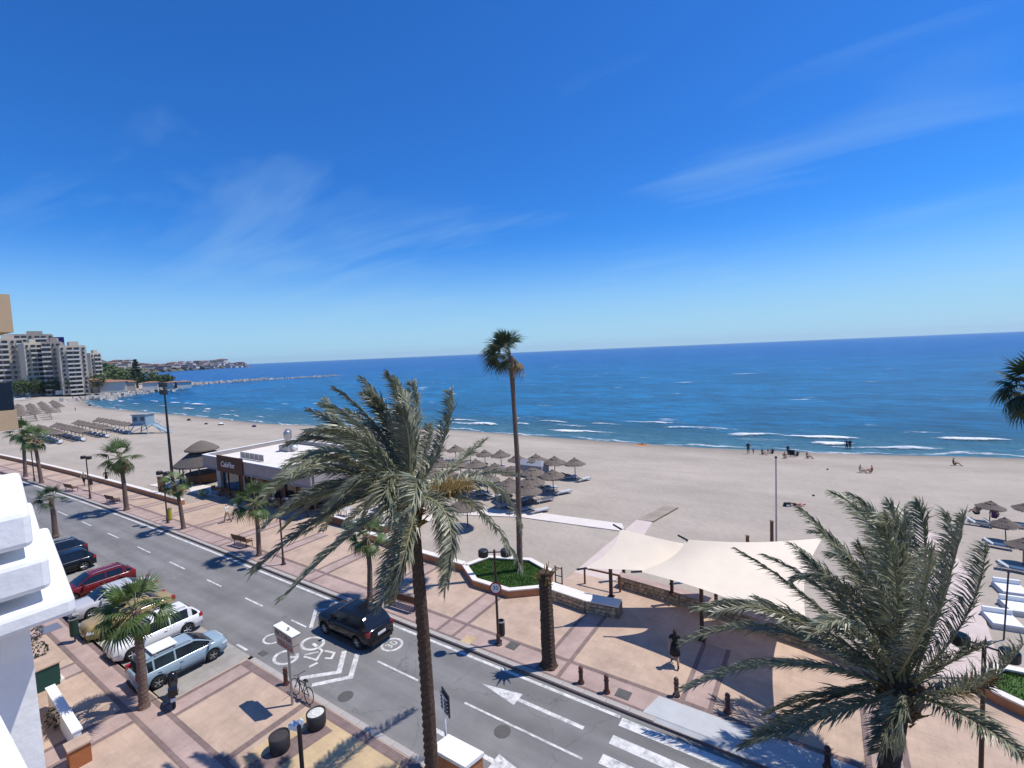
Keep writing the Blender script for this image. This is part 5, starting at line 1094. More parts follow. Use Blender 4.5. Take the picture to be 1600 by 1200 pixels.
# ------------------------------------------------------------------ cars
def car_paint(name, col): return M(name, col, 0.16, 0.04, 2, spec=0.45)
def make_car(paint_m, L=4.3, Wd=1.8, Hh=1.55, wb=2.6, hood=.98, belt=1.0, style="hatch", rails=False, label="", group=None, loc=(0, 0, 0), rz=0, glass=glassd):
    """front is +X"""
    t = thing("parked_car" if group else "car", loc, label, "car", group, rz); x0, x1 = -L / 2, L / 2; wf, wr_ = wb / 2 + .06, -wb / 2 + .02; Rw = .33; Ra = .385
    N_ = 84; hw = Wd / 2
    if style == "sedan": xa, xb, xc, xd = .30 * L - .2, .09 * L, -.20 * L, -.36 * L
    elif style == "van": xa, xb, xc, xd = .36 * L - .05, .12 * L, -.40 * L, -.475 * L
    else: xa, xb, xc, xd = .25 * L, .07 * L, -.34 * L, -.455 * L
    def topz(x):
        if x > xa: f = (x - xa) / (x1 - xa); return belt - (belt - hood) * f * .6 - .32 * max(0, f - .78) / .22 * max(0, f - .78) / .22 - .03 * f
        if x < xd: f = (xd - x) / (xd - x0 + 1e-6); return belt + .02 - .12 * f * f
        return belt
    def halfw(x):
        e = abs(x) / (L / 2); return hw * (1 - .16 * max(0, (e - .72) / .28) ** 2.2)
    body = MB(); vs_ = []; npf = 0
    for i in range(N_ + 1):
        x = x0 + L * i / N_; w_ = halfw(x); zt_ = topz(x); zb = .24 + .1 * max(0, (abs(x) / (L / 2) - .86) / .14); zs = zb
        for c_ in (wf, wr_):
            if abs(x - c_) < Ra: zs = max(zs, Rw + math.sqrt(Ra * Ra - (x - c_) ** 2))
        zs = min(zs, zt_ - .12); sh = zb + (zt_ - zb) * .62
        half = [(w_ * .82, max(zb, zs - .02) if zs > zb + .01 else zb), (w_ * .985, zs + .03), (w_, max(zs + .05, sh - .12)), (w_ * .995, max(zs + .07, sh)), (w_ * .955, zt_ - .05), (w_ * .86, zt_), (w_ * .4, zt_ + .025)]
        ring = [(x, -y_, z_) for y_, z_ in half] + [(x, y_, z_) for y_, z_ in half[::-1]]; npf = len(ring); vs_ += ring
    fs_ = [(i * npf + k, (i + 1) * npf + k, (i + 1) * npf + (k + 1) % npf, i * npf + (k + 1) % npf) for i in range(N_) for k in range(npf)]
    fs_ += [list(range(npf)), [N_ * npf + k for k in range(npf)][::-1]]
    bo = body.add(vs_, fs_).build("body", paint_m, t, True)
    MB().box((0, 0, .5), (L * .9, Wd * .80, .5)).build("underbody", tyre_m, t)
    # cabin
    def roofz(x):
        if x > xb: f = (x - xb) / (xa - xb); return belt + (Hh - belt) * (1 - f ** 1.25) - .0
        if x < xc: f = (xc - x) / (xc - xd); return belt + (Hh - .03 - belt) * (1 - f ** 1.5)
        f = (x - xc) / (xb - xc); return Hh - .03 + .03 * math.sin(math.pi * f * .9 + .15)
    K = 44; st = []
    for i in range(K + 1):
        x = xd + (xa - xd) * i / K; zr = roofz(x); q_ = max(0.0, (zr - belt) / (Hh - belt)); wb_ = halfw(x) * .89; wt_ = wb_ * (1 - .2 * q_)
        st.append([(x, wb_, belt - .02), (x, wt_ + .015, max(belt - .015, zr - .11 * q_)), (x, wt_ - .03, zr - .03 * q_), (x, wt_ * .72, zr), (x, 0, zr + .012)])
    roof, ws, rw_, sideL = MB(), MB(), MB(), {1: {}, -1: {}}
    xp = [xb + .02, xb - .30 * (xb - xc) - .25, xc + (.35 if style != "sedan" else .1)]
    pil = lambda x: (abs(x - xp[1]) < .05) or (x < xc + .06 and x > xc - (.16 if style != "van" else .1)) or (style == "van" and abs(x - (xp[1] - .95)) < .05)
    for i in range(K):
        a, b_ = st[i], st[i + 1]; xm = (a[0][0] + b_[0][0]) / 2
        for sg in (1, -1):
            m_ = lambda p_: (p_[0], p_[1] * sg, p_[2])
            qs = [m_(a[0]), m_(b_[0]), m_(b_[1]), m_(a[1])]; f_ = [(0, 1, 2, 3)] if sg < 0 else [(3, 2, 1, 0)]
            if pil(xm) or xm > xa - .22 or xm < xd + .1: roof.add(qs, f_)
            else:
                key = "front" if xm > xp[1] else ("rear" if not (style == "van" and xm < xp[1] - .95) else "quarter"); sideL[sg].setdefault(key, MB()).add(qs, f_)
            for k in (1, 2, 3):
                qs = [m_(a[k]), m_(b_[k]), m_(b_[k + 1]), m_(a[k + 1])]
                tgt = roof if (xc - .04 <= xm <= xb + .03 or k == 1) else (ws if xm > xb else rw_)
                tgt.add(qs, f_)
    roof.build("roof", paint_m, t, True); ws.build("windscreen", glass, t, True); rw_.build("rear_window", glass, t, True)
    for sg in (1, -1):
        for key, mb in sideL[sg].items(): mb.build("side_window", glass, t)
    for c_ in (wf, wr_):
        for sg in (1, -1):
            y_ = sg * (hw - .11)
            wh = MB().lathe([(.2, -.1), (.31, -.1), (.33, -.07), (.33, .07), (.31, .1), (.2, .1)], 20, (c_, y_, Rw), 'y').build("wheel", tyre_m, t, True)
            rm = MB(); yy = y_ + sg * .085
            for k in range(5): a = k * 2 * math.pi / 5; rm.box((c_ + .1 * math.cos(a), yy, Rw + .1 * math.sin(a)), (.05, .02, .05)); rm.tube([(c_, yy, Rw), (c_ + .2 * math.cos(a), yy, Rw + .2 * math.sin(a))], .03, 5)
            rm.lathe([(.19, -.01), (.225, -.01), (.225, .01), (.19, .01), (.19, -.01)], 20, (c_, yy, Rw), 'y').build("rim", rim_m, wh)
    for sg in (1, -1):
        xf = x1 - .14; yf = sg * halfw(xf) * .78
        MB().box((x1 - .2, sg * halfw(x1 - .2) * .80, hood - .26), (.34, .36, .13), -sg * .38, .8).build("headlight", clear_l, t)
        MB().box((x0 + .12, sg * halfw(x0 + .12) * .87, belt - .13 if style != "van" else belt), (.22, .22, .2 if style != "van" else .34), sg * .3, .9).build("taillight", red_l, t)
        mr_ = MB().box((xa - .32, sg * (hw + .08), belt + .03), (.12, .2, .13), 0, .85).build("mirror", paint_m, t)
        MB().box((xp[1] + .25, sg * (halfw(xp[1]) + .004), belt - .16), (.16, .03, .03)).build("door_handle", paint_m, t)
        MB().box((xp[1] - .75, sg * (halfw(xp[1] - .75) + .004), belt - .16), (.16, .03, .03)).build("door_handle", paint_m, t)
        MB().box((0, sg * (hw - .005), .3), (wb - .82, .06, .1)).build("sill_trim", tyre_m, t)
        if rails: MB().tube([(xb - .1, sg * hw * .68, Hh - .01), (xb - .3, sg * hw * .68, Hh + .05), (xc + .3, sg * hw * .68, Hh + .05), (xc + .1, sg * hw * .68, Hh)], .022, 6).build("roof_rail", metal_gr, t)
    MB().box((x0 + .05, 0, .36), (.16, Wd * .72, .2)).build("rear_bumper", tyre_m, t); MB().box((x1 - .07, 0, .36), (.14, Wd * .66, .2)).build("front_grille", tyre_m, t); MB().box((x1 - .12, 0, .64), (.2, Wd * .42, .12)).build("upper_grille", metal_dk, t)
    MB().box((x0 - .005, 0, belt - .3), (.03, .5, .12)).build("number_plate", plate_m, t); MB().box((x1 + .005, 0, .42), (.03, .5, .11)).build("number_plate", plate_m, t)
    return t
blk = car_paint("black_paint", (.008, .009, .013))
make_car(blk, 4.25, 1.84, 1.6, 2.58, .97, 1.02, "hatch", False, "black hatchback driving along the road beside the bicycle marking", None, P(20.9, 15.4, -.12), R(180))
gc = "cars parked in the bay"
for (u_, v_, mt, st_, ln_, hh, lab, fr, rl_) in (
    (26.0, 9.15, car_paint("pale_blue_paint", (.27, .36, .42)), "van", 4.35, 1.66, "pale blue minivan parked nearest, nose toward the road", 1, True),
    (29.7, 9.5, car_paint("white_car_paint", (.74, .74, .74)), "hatch", 4.3, 1.62, "white compact sport utility car parked beside the pale blue minivan", -1, True),
    (33.3, 9.5, car_paint("gold_paint", (.34, .25, .11)), "sedan", 4.45, 1.45, "gold saloon car parked left of the white car", -1, False),
    (36.7, 9.8, car_paint("silver_paint", (.46, .46, .48)), "sedan", 4.5, 1.45, "silver car parked between the gold and the dark red cars", -1, False),
    (40.1, 9.8, car_paint("dark_red_paint", (.14, .012, .012)), "hatch", 4.4, 1.52, "dark red car parked behind the silver car", -1, True),
    (46.0, 9.4, blk, "hatch", 4.2, 1.6, "black car parked next to the pale pavement gap, right wheel showing", -1, False),
    (49.6, 9.8, car_paint("navy_paint", (.015, .022, .04)), "hatch", 4.4, 1.6, "navy car with silver roof rails and red rear lamp at far end", -1, True)):
    p = P(u_, v_, -.116); cc_ = make_car(mt, ln_, 1.78, hh, 2.6, .95 if st_ != "van" else 1.02, 1.0 if st_ != "van" else 1.05, st_, rl_, lab, gc, p, R(90 * fr) + random.uniform(-.03, .03)); cc_.scale = (.87 if st_ == "van" else .93,) * 3
t = [o for o in bpy.data.objects if o.get("label", "").startswith("pale blue minivan")][0]
MB().box((-.75, .0, 1.80), (1.15, 1.05, .05)).build("roof_board", whitep, t)
for xx in (-.3, -1.2): MB().box((xx, 0, 1.74), (.06, 1.2, .06)).build("roof_bar", metal_gr, t)
# motor scooter
t = thing("motor_scooter", W(272, 1093), "black motor scooter parked behind the pale blue minivan", "scooter", rz=R(160)); sm_ = car_paint("scooter_black", (.012, .012, .014))
for x in (-.6, .6): MB().lathe([(.12, -.06), (.22, -.06), (.25, 0), (.22, .06), (.12, .06)], 16, (x, 0, .25), 'y').build("wheel", tyre_m, t, True)
MB().tube([(-.75, 0, .62), (-.5, 0, .6), (-.15, 0, .5), (.05, 0, .32), (.3, 0, .3)], [.1, .2, .19, .16, .12], 10).build("rear_body", sm_, t, True)
MB().tube([(-.72, 0, .8), (-.4, 0, .82), (-.05, 0, .76)], [.1, .15, .11], 10).build("seat", tyre_m, t, True)
MB().tube([(.3, 0, .3), (.45, 0, .55), (.42, 0, .9), (.38, 0, 1.02)], [.13, .2, .2, .1], 10).build("leg_shield", sm_, t, True)
MB().tube([(.6, 0, .25), (.52, 0, .6), (.4, 0, 1.0)], .04, 8).build("fork", metal_gr, t); MB().tube([(.3, -.34, 1.06), (.4, -.1, 1.02), (.4, .1, 1.02), (.3, .34, 1.06)], .022, 6).build("handlebar", metal_dk, t); MB().box((.36, 0, .31), (.4, .3, .05)).build("foot_board", tyre_m, t)
MB().box((-.85, 0, .85), (.3, .36, .28), 0, .9).build("top_box", sm_, t); MB().box((-.88, 0, .5), (.03, .2, .16)).build("number_plate", plate_m, t); MB().lathe([(0, .0), (.07, .0), (.07, .05)], 10, (.5, 0, .95), 'x').build("headlight", clear_l, t)
for a in (-.36, .36): MB().tube([(.34, a * .8, 1.06), (.3, a, 1.22)], .012, 5).build("mirror_stalk", metal_dk, t); 

# ------------------------------------------------------------------ people
skin_m = M("skin", (.42, .25, .17), .6, .08, 6); hair_m = M("dark_hair", (.03, .02, .015), .7, .2, 9)
def cloth(name, c_): return M("cloth_" + name, c_, .9, .12, 6)
CL = {k: cloth(k, c_) for k, c_ in dict(black=(.02, .02, .022), white=(.62, .62, .60), grey=(.28, .30, .31), navy=(.03, .04, .09), red=(.35, .05, .04), tan=(.35, .27, .18), blue=(.08, .16, .32), purple=(.12, .05, .12)).items()}
def person(loc, rz, pose, top, bottom, label, h=1.7, hair=hair_m, long_hair=False, skirt=False, group=None, lean=0.0, fine=False, shoes="black"):
    """one skinned body; materials by zone: 0 skin, 1 top, 2 bottom, 3 hair, 4 shoes"""
    S = h / 1.7; J = {}; E_ = []
    def j(n_, p_, r_, par=None, zone=0):
        J[n_] = (Vector(p_) * S, (r_ if hasattr(r_, '__len__') else (r_, r_)), zone); 
        if par: E_.append((par, n_))
    if pose in ("stand", "walk"):
        st_ = .26 if pose == "walk" else .03
        j("pelvis", (0, 0, .93), (.15, .105), None, 2); j("waist", (0, 0, 1.06), (.125, .09), "pelvis", 1); j("chest", (0, -.01, 1.28), (.155, .105), "waist", 1); j("neck0", (0, 0, 1.43), (.07, .06), "chest", 1); j("neck", (0, -.01, 1.49), .05, "neck0"); j("head", (0, -.02, 1.58), (.078, .09), "neck"); j("crown", (0, -.01, 1.67), (.07, .08), "head", 3)
        for sg, nm in ((-1, "l"), (1, "r")):
            d_ = st_ * sg
            j("hip" + nm, (sg * .09, 0, .86), (.095, .1), "pelvis", 2); j("knee" + nm, (sg * .1, -d_ * .6 - .03, .48), .062, "hip" + nm, 2 if not skirt else 0); j("calf" + nm, (sg * .1, -d_ * .9 + .02, .3), .055, "knee" + nm); j("ank" + nm, (sg * .1, -d_ * 1.15 + .03, .08), .04, "calf" + nm, 4); j("toe" + nm, (sg * .11, -d_ * 1.15 - .13, .035), (.04, .03), "ank" + nm, 4)
            j("sh" + nm, (sg * .19, 0, 1.39), .06, "chest", 1); j("elb" + nm, (sg * .24, d_ * .5 + .02, 1.11), .043, "sh" + nm, 1 if not skirt else 0); j("wri" + nm, (sg * .25, d_ * .8 - .07, .88), .028, "elb" + nm); j("hand" + nm, (sg * .25, d_ * .8 - .09, .78), (.036, .02), "wri" + nm)
    elif pose == "sit":
        j("pelvis", (0, 0, .14), (.15, .12), None, 2); j("waist", (0, .04, .3), (.125, .095), "pelvis", 1); j("chest", (0, .05, .52), (.15, .105), "waist", 1); j("neck", (0, .02, .72), .05, "chest"); j("head", (0, -.01, .82), (.078, .09), "neck"); j("crown", (0, 0, .91), (.07, .08), "head", 3)
        for sg, nm in ((-1, "l"), (1, "r")):
            j("hip" + nm, (sg * .1, -.06, .13), .095, "pelvis", 2); j("knee" + nm, (sg * .15, -.42, .36), .06, "hip" + nm); j("ank" + nm, (sg * .14, -.66, .06), .04, "knee" + nm); j("toe" + nm, (sg * .15, -.82, .05), .035, "ank" + nm)
            j("sh" + nm, (sg * .19, .04, .63), .055, "chest", 1); j("elb" + nm, (sg * .27, -.08, .4), .042, "sh" + nm); j("wri" + nm, (sg * .2, -.3, .37), .03, "elb" + nm); j("hand" + nm, (sg * .18, -.38, .39), (.035, .022), "wri" + nm)
    else:
        j("pelvis", (0, 0, .12), (.15, .1), None, 2); j("waist", (0, .16, .12), (.12, .09), "pelvis", 0); j("chest", (0, .38, .13), (.15, .1), "waist", 1); j("neck", (0, .57, .15), .05, "chest"); j("head", (0, .67, .16), (.08, .085), "neck"); j("crown", (0, .76, .17), (.07, .075), "head", 3)
        for sg, nm in ((-1, "l"), (1, "r")):
            j("hip" + nm, (sg * .09, -.06, .12), .09, "pelvis", 2); j("knee" + nm, (sg * .12, -.46, .17 if sg < 0 else .3), .06, "hip" + nm); j("ank" + nm, (sg * .12, -.84, .07), .042, "knee" + nm); j("toe" + nm, (sg * .14, -.92, .14), .035, "ank" + nm)
            j("sh" + nm, (sg * .19, .47, .12), .055, "chest", 0); j("elb" + nm, (sg * .32, .26, .07), .042, "sh" + nm); j("wri" + nm, (sg * .26, .04, .07), .03, "elb" + nm); j("hand" + nm, (sg * .24, -.05, .07), (.036, .024), "wri" + nm)
    names = list(J); ix = {n_: i for i, n_ in enumerate(names)}
    me = bpy.data.meshes.new("person"); me.from_pydata([J[n_][0] for n_ in names], [(ix[a], ix[b_]) for a, b_ in E_], [])
    o = bpy.data.objects.new("tmp", me); C.objects.link(o); md = o.modifiers.new("s", 'SKIN'); md.use_smooth_shade = True
    sv_ = me.skin_vertices[0].data
    for n_ in names: sv_[ix[n_]].radius = (J[n_][1][0] * S, J[n_][1][1] * S); sv_[ix[n_]].use_root = n_ == "pelvis"
    o.modifiers.new("d", 'SUBSURF').levels = 2
    dg = bpy.context.evaluated_depsgraph_get(); m2 = bpy.data.meshes.new_from_object(o.evaluated_get(dg)); bpy.data.objects.remove(o)
    m2.name = "person"; m2.materials.clear()
    for mt in (skin_m, CL[top], CL[bottom], hair, CL[shoes]): m2.materials.append(mt)
    segs = [(J[a][0], J[b_][0], J[b_][2], J[a][2]) for a, b_ in E_]
    for pl_ in m2.polygons:
        c_ = pl_.center; best = 9; zn = 0
        for a, b_, z_, za_ in segs:
            d_ = b_ - a; tt = max(0, min(1, (c_ - a).dot(d_) / max(1e-6, d_.dot(d_)))); q_ = (c_ - a - d_ * tt).length
            if q_ < best: best = q_; zn = z_ if tt > .45 else za_
        hd = J["head"][0]
        if zn == 3 and (c_.y - hd.y) < -.03 * S and pose != "lie" and c_.z < hd.z + .05 * S: zn = 0
        pl_.material_index = zn; pl_.use_smooth = True
    if fine:                                # fingers, eyes, nose for the one figure near enough
        bm = bmesh.new(); bm.from_mesh(m2)
        for nm in ("l", "r"):
            hnd = J["hand" + nm][0]
            for k in range(5):
                a = hnd + Vector((.0, -.025 + .0125 * k, -.02)) * S; ln_ = (.075, .085, .09, .08, .05)[k]; dr_ = Vector((0, -.15 + .05 * k - (.5 if k == 0 else 0), -1)).normalized()
                if k == 4: dr_ = Vector((0, .5, -.8)).normalized()
                p0, p1, p2 = a, a + dr_ * ln_ * .5, a + dr_ * ln_ * .5 + (dr_ + Vector((0, -.35, 0))).normalized() * ln_ * .5
                mb = MB().tube([p0, p1, p2], [.009, .0085, .006], 6); vv = [bm.verts.new(q_) for q_ in mb.v]
                for f_ in mb.f: 
                    fc = bm.faces.new([vv[i] for i in f_]); fc.material_index = 0; fc.smooth = True
        bm.to_mesh(m2); bm.free()
    p = bpy.data.objects.new("person", m2); C.objects.link(p); p.location = loc; p.rotation_euler = (lean, 0, rz); tag(p, label, "person", group)
    if long_hair:
        hd = J["head"][0]; MB().tube([hd + Vector((0, .03, .09)) * S, hd + Vector((0, .085, .0)) * S, hd + Vector((0, .1, -.14)) * S, hd + Vector((0, .09, -.24)) * S], [.06 * S, .08 * S, .07 * S, .025 * S], 10).build("hair", hair, p, True)
    if skirt:
        MB().lathe([(.155 * S, 1.02 * S), (.19 * S, .85 * S), (.23 * S, .55 * S), (.22 * S, .56 * S), (.15 * S, 1.0 * S)], 16).build("skirt", CL[bottom], p, True)
    return p
gb = "people on the beach by the water"
person(W(1055, 1040), R(200), "walk", "black", "black", "woman in a black dress walking under the shade sail", 1.74, long_hair=True, skirt=True, fine=True)
person(W(356, 816), R(-70), "walk", "white", "tan", "pedestrian in pale shirt and trousers before the restaurant, left of two", 1.74, hair=CL["white"])
person(W(369, 811), R(-70), "walk", "grey", "black", "pedestrian in grey top and dark shorts, right of the pair", 1.72)
person(W(132, 758), R(60), "walk", "tan", "black", "pedestrian by the far lamp post on the promenade", 1.72)
person(W(167, 755), R(60), "walk", "black", "black", "dark clothed runner near the far promenade wall", 1.72)
for (px, py, rz, pose, a, b_, lab, h) in (
    (1169, 709, 10, "stand", "black", "black", "woman in dark swimsuit standing left of the shore group", 1.75), (1177, 709, 40, "stand", "red", "red", "small child beside the standing woman at the water", .85), (1191, 710, 60, "sit", "black", "navy", "person sitting in dark clothes right of the child", 1.7), (1200, 709, -20, "stand", "tan", "blue", "toddler standing between the sitting bathers", .8), (1207, 709, 200, "sit", "navy", "black", "bather sitting at the middle of the shore group", 1.7),
    (1226, 716, 20, "sit", "tan", "tan", "bather sitting on the left of the black beach chair", 1.7), (1231, 711, 140, "stand", "black", "navy", "person bending beside the black beach chair", 1.5), (1261, 716, 70, "sit", "purple", "navy", "rightmost sitting bather of the shore group with legs stretched", 1.75), (1246, 713, 200, "sit", "navy", "black", "bather behind the rightmost sitter of the shore group", 1.6),
    (1323, 704, 0, "stand", "navy", "black", "left one of two people standing at the water", 1.7), (1328, 704, 30, "stand", "black", "navy", "right one of two people standing at the water", 1.7), (1490, 727, 80, "sit", "purple", "black", "lone person sitting on the sand at far right", 1.75), (1344, 738, 60, "sit", "tan", "white", "left sunbather of the pair behind the right palm", 1.7), (1362, 739, 250, "sit", "red", "tan", "right sunbather of the pair behind the right palm", 1.7),
    (1002, 695, 80, "lie", "red", "red", "sunbather lying on an orange towel at the waterline", 1.75), (1243, 790, -80, "lie", "red", "black", "sunbather lying alone on the sand by the flagpole", 1.75), (118, 643, 0, "stand", "black", "black", "lone dark figure standing on the far left sand", 1.75),
    (884, 748, 250, "lie", "red", "red", "sunbather on the lounger at the rightmost parasol", 1.75), (1527, 812, 200, "sit", "tan", "black", "person with raised arm sitting under the right parasol", 1.75), (1553, 818, 160, "sit", "purple", "purple", "person in purple sitting beside the right parasol pole", 1.7)):
    p = WB(px, py)
    if py == 748: p.z += .36
    if py in (812, 818): p.z += .35
    person(p, R(rz), pose, a, b_, lab, h, group=gb)
p = WB(1003, 696); tag(MB().box((0, 0, .015), (2.1, 1.0, .03)).build("beach_towel", M("orange_towel", (.5, .2, .06), .9), None, loc=p, rz=.3), "orange towel under the sunbather at the waterline", "towel")
p = WB(1238, 714); t = thing("beach_chair", p, "black folding beach chair in the shore group", "chair", rz=.4); t.scale = (.72,) * 3; MB().box((0, 0, .4), (1.1, .7, .08)).build("seat", CL["black"], t); MB().box((0, .35, .85), (1.1, .1, .9)).build("backrest", CL["black"], t)
for a in (-.45, .45): MB().tube([(a, -.3, 0), (a, .35, .8)], .025, 5).build("leg", metal_gr, t)
p = WB(1230, 791); t = thing("beach_bag", p, "dark bag with a white patch at the lone sunbather's head", "bag"); MB().box((0, 0, .16), (.6, .35, .32), .3, .8).build("bag_body", CL["black"], t); MB().box((.1, -.2, .1), (.3, .06, .18), .3).build("front_pocket", CL["white"], t)
for k, (px, py, lab, cm, sz) in enumerate(((345, 664, "white topped beach bundle near the shore at left", "white", 1.3), (322, 663, "small dark beach bundle left of the white one", "black", .8), (397, 667, "flat dark bundle near the shore left of the palm crown", "navy", 1.0), (295, 657, "dark bundle near the shoreline right of the mast", "black", 1.0), (140, 634, "dark bundle on sand at the bay's inner end", "black", 1.2), (182, 638, "small dark bundle at the bay edge", "black", .9))):
    p = WB(px, py); t = thing("beach_bundle", p, lab, "bundle", "beach bundles near the shore"); t.scale = (.7,) * 3; MB().box((0, 0, .18 * sz), (1.4 * sz, .9 * sz, .36 * sz), .4, .7).build("pile", CL["black" if cm == "white" else cm], t)
    MB().lathe([(0, .8 * sz), (.5 * sz, .6 * sz), (.75 * sz, .35 * sz), (.7 * sz, .34 * sz)], 10).build("cover", CL[cm], t)
for px, py, lab in ((1293, 734, "dark bird or stone on open sand right of the flagpole"), (1271, 775, "small dark stone near the lone sunbather")):
    p = WB(px, py); mb = MB().lathe([(.02, 0), (.11, .03), (.12, .08), (.06, .14), (0, .15)], 8); tag(mb.build("beach_stone", CL["black"], None, loc=p), lab, "stone")

# ------------------------------------------------------------------ far shore: hills, towers, town, breakwater
hill_m = M("hill_scrub", (.10, .10, .065), .95, .35, .02, detail=8)
def ridge(name, pts_px, dist0, heights_px, depth, mat, step=8):
    """low hill mesh whose crest runs through the given pixels at a real distance"""
    mb = MB(); rows = []
    for (px, py), dd in zip(pts_px, dist0):
        top = at_dist(px, py, dd); dr_ = Vector((top.x, top.y, 0)).normalized()
        f0 = top - dr_ * depth * .55; f0.z = SEA - .5; f1 = top - dr_ * depth * .3; f1.z = SEA + (top.z - SEA) * .55; bk = top + dr_ * depth; bk.z = SEA - .5
        rows.append([f0, f1, top, bk])
    vs_ = [q for r_ in rows for q in r_]; mb.add(vs_, [(i * 4 + k, (i + 1) * 4 + k, (i + 1) * 4 + k + 1, i * 4 + k + 1) for i in range(len(rows) - 1) for k in range(3)])
    return struct(mb.build(name, mat, None, True))
far = [(-60, 560), (60, 562), (145, 556), (170, 566), (190, 564), (215, 568), (240, 571), (275, 568), (300, 566.5), (330, 566), (355, 566), (375, 568), (392, 572.3)]
ridge("far_hills", far, [1500, 1500, 1500, 1600, 1650, 1750, 1900, 2050, 2200, 2350, 2450, 2500, 2500], None, 240, hill_m)
hs_m = [M("far_house_%d" % k, c_, .9, .08, .05) for k, c_ in enumerate(((.50, .46, .41), (.44, .38, .31), (.58, .55, .50), (.34, .27, .22)))]
rnd = random.Random(12); house = [MB().box((0, 0, .5), (1, 1, 1)).build("hill_house_proto", m_) for m_ in hs_m]; hroof = MB().add([(-.55, -.55, 0), (.55, -.55, 0), (.55, .55, 0), (-.55, .55, 0), (-.3, 0, .3), (.3, 0, .3)], [(0, 1, 5, 4), (1, 2, 5), (2, 3, 4, 5), (3, 0, 4)])
hr_me = hroof.build("roof_proto", M("far_tiles", (.30, .16, .10), .9)); hmes = [o.data for o in house]; rme = hr_me.data
for o in house + [hr_me]: bpy.data.objects.remove(o)
def hill_house(px, py, dd, w_, h, k, lab, grp, p=None):
    p = p + Vector((0, 0, h * .55)) if p else at_dist(px, py, dd); t = thing("hillside_house", p - Vector((0, 0, h * .6)), lab, "house", grp, rnd.uniform(-.4, .4) - .6)
    a = bpy.data.objects.new("wall", hmes[k]); C.objects.link(a); a.parent = t; a.scale = (w_, w_ * .8, h * 1.2)
    b_ = bpy.data.objects.new("roof", rme); C.objects.link(b_); b_.parent = t; b_.location.z = h * 1.2; b_.scale = (w_, w_ * .85, h * .6)
for k in range(64):
    f = k / 63; px = 172 + (388 - 172) * f + rnd.uniform(-2, 2); i = max(j_ for j_ in range(len(far) - 1) if far[j_][0] <= px); g = (px - far[i][0]) / (far[i + 1][0] - far[i][0]); crest = far[i][1] + (far[i + 1][1] - far[i][1]) * g
    dd = 1650 + (2500 - 1650) * f; low = rnd.random(); py = crest + low * max(1.0, (577 - crest) * .75)
    hill_house(px, py, dd - 60 - 70 * low, rnd.uniform(14, 30), rnd.uniform(5, 12), rnd.randrange(4), "tiny pale house on the far hillside town beyond the bay", "houses of the far hillside town")
for px, py, w_, h, k, lab in ((337, 567, 45, 18, 0, "long pale apartment block on the far headland"), (347, 565, 38, 16, 2, "square white block at the far headland's top"), (375, 569, 34, 14, 1, "reddish block at the far headland's tip"), (380, 570, 26, 10, 3, "dark low block at the far headland's end")):
    hill_house(px, py, 2380, w_, h, k, lab, None)
# green mound, trees and low houses behind the inner bay
def tree(name, loc, hh, r, label, mat, seed, kind="round", group=None):
    rr = random.Random(seed); t = thing(name, loc, label, "tree", group); MB().tube([(0, 0, 0), (.05 * hh, 0, hh * .4), (0, 0, hh * .7)], [.035 * hh, .025 * hh, .01 * hh], 7).build("trunk", bark_f, t); mb = MB(); n_ = 420
    for k in range(n_):
        if kind == "pine":
            f = rr.random() ** .7; ring_ = int(f * 11) / 11; z = hh * (.12 + .88 * ring_) + rr.uniform(-.02, .02) * hh; q_ = r * (1 - ring_) * rr.uniform(.2, 1.0) + .15; a = rr.uniform(0, 6.28); p = Vector((q_ * math.cos(a), q_ * math.sin(a), z - .08 * q_))
        else:
            v = Vector((rr.gauss(0, 1), rr.gauss(0, 1), rr.gauss(0, 1))).normalized() * rr.uniform(.3, 1) ** .5; lump = 1 + .25 * math.sin(v.x * 5 + seed) * math.cos(v.y * 4); p = Vector((v.x * r * lump, v.y * r * lump, hh * .62 + v.z * hh * .38 * lump))
        s = r * rr.uniform(.08, .19); a_ = Vector((rr.gauss(0, 1), rr.gauss(0, 1), rr.gauss(0, 1.6))).normalized(); b_ = a_.orthogonal().normalized(); c_ = a_.cross(b_); mb.add([p - b_ * s, p + c_ * s * .6, p + b_ * s, p - c_ * s * .6], [(0, 1, 2, 3)])
    mb.build("crown", mat, t); return t
def dist_of(px, py, z=0): return W(px, py, z).xy.length
p = W(215, 606); tree("norfolk_pine", p, zat(p, 215, 559), 7, "tall dark conifer standing above the inner bay", pine_m, 5, "pine")
gtr = "trees beyond the inner bay"
for k, (px, py, ty, r, lab) in enumerate(((150, 600, 571, 14, "leftmost green tree on the mound beside the apartment towers"), (162, 600, 569, 16, "broad green tree at the mound's middle left"), (174, 601, 572, 14, "green tree at the mound's middle right"), (187, 603, 578, 11, "green tree at the right foot of the mound"), (204, 605, 585, 8, "low tree left of the tall conifer"), (230, 605, 581, 8, "round tree right of the tall conifer"), (247, 603, 586, 7, "small dark tree at the spit's root"), (259, 602, 585, 7, "dark tree on the spit beside the white pavilion"))):
    p = W(px, py); tree("bay_tree", p, zat(p, px, ty), r, lab, M("mound_leaf", (.085, .125, .05), .8, .3, 2, trans=.15), 50 + k, group=gtr)
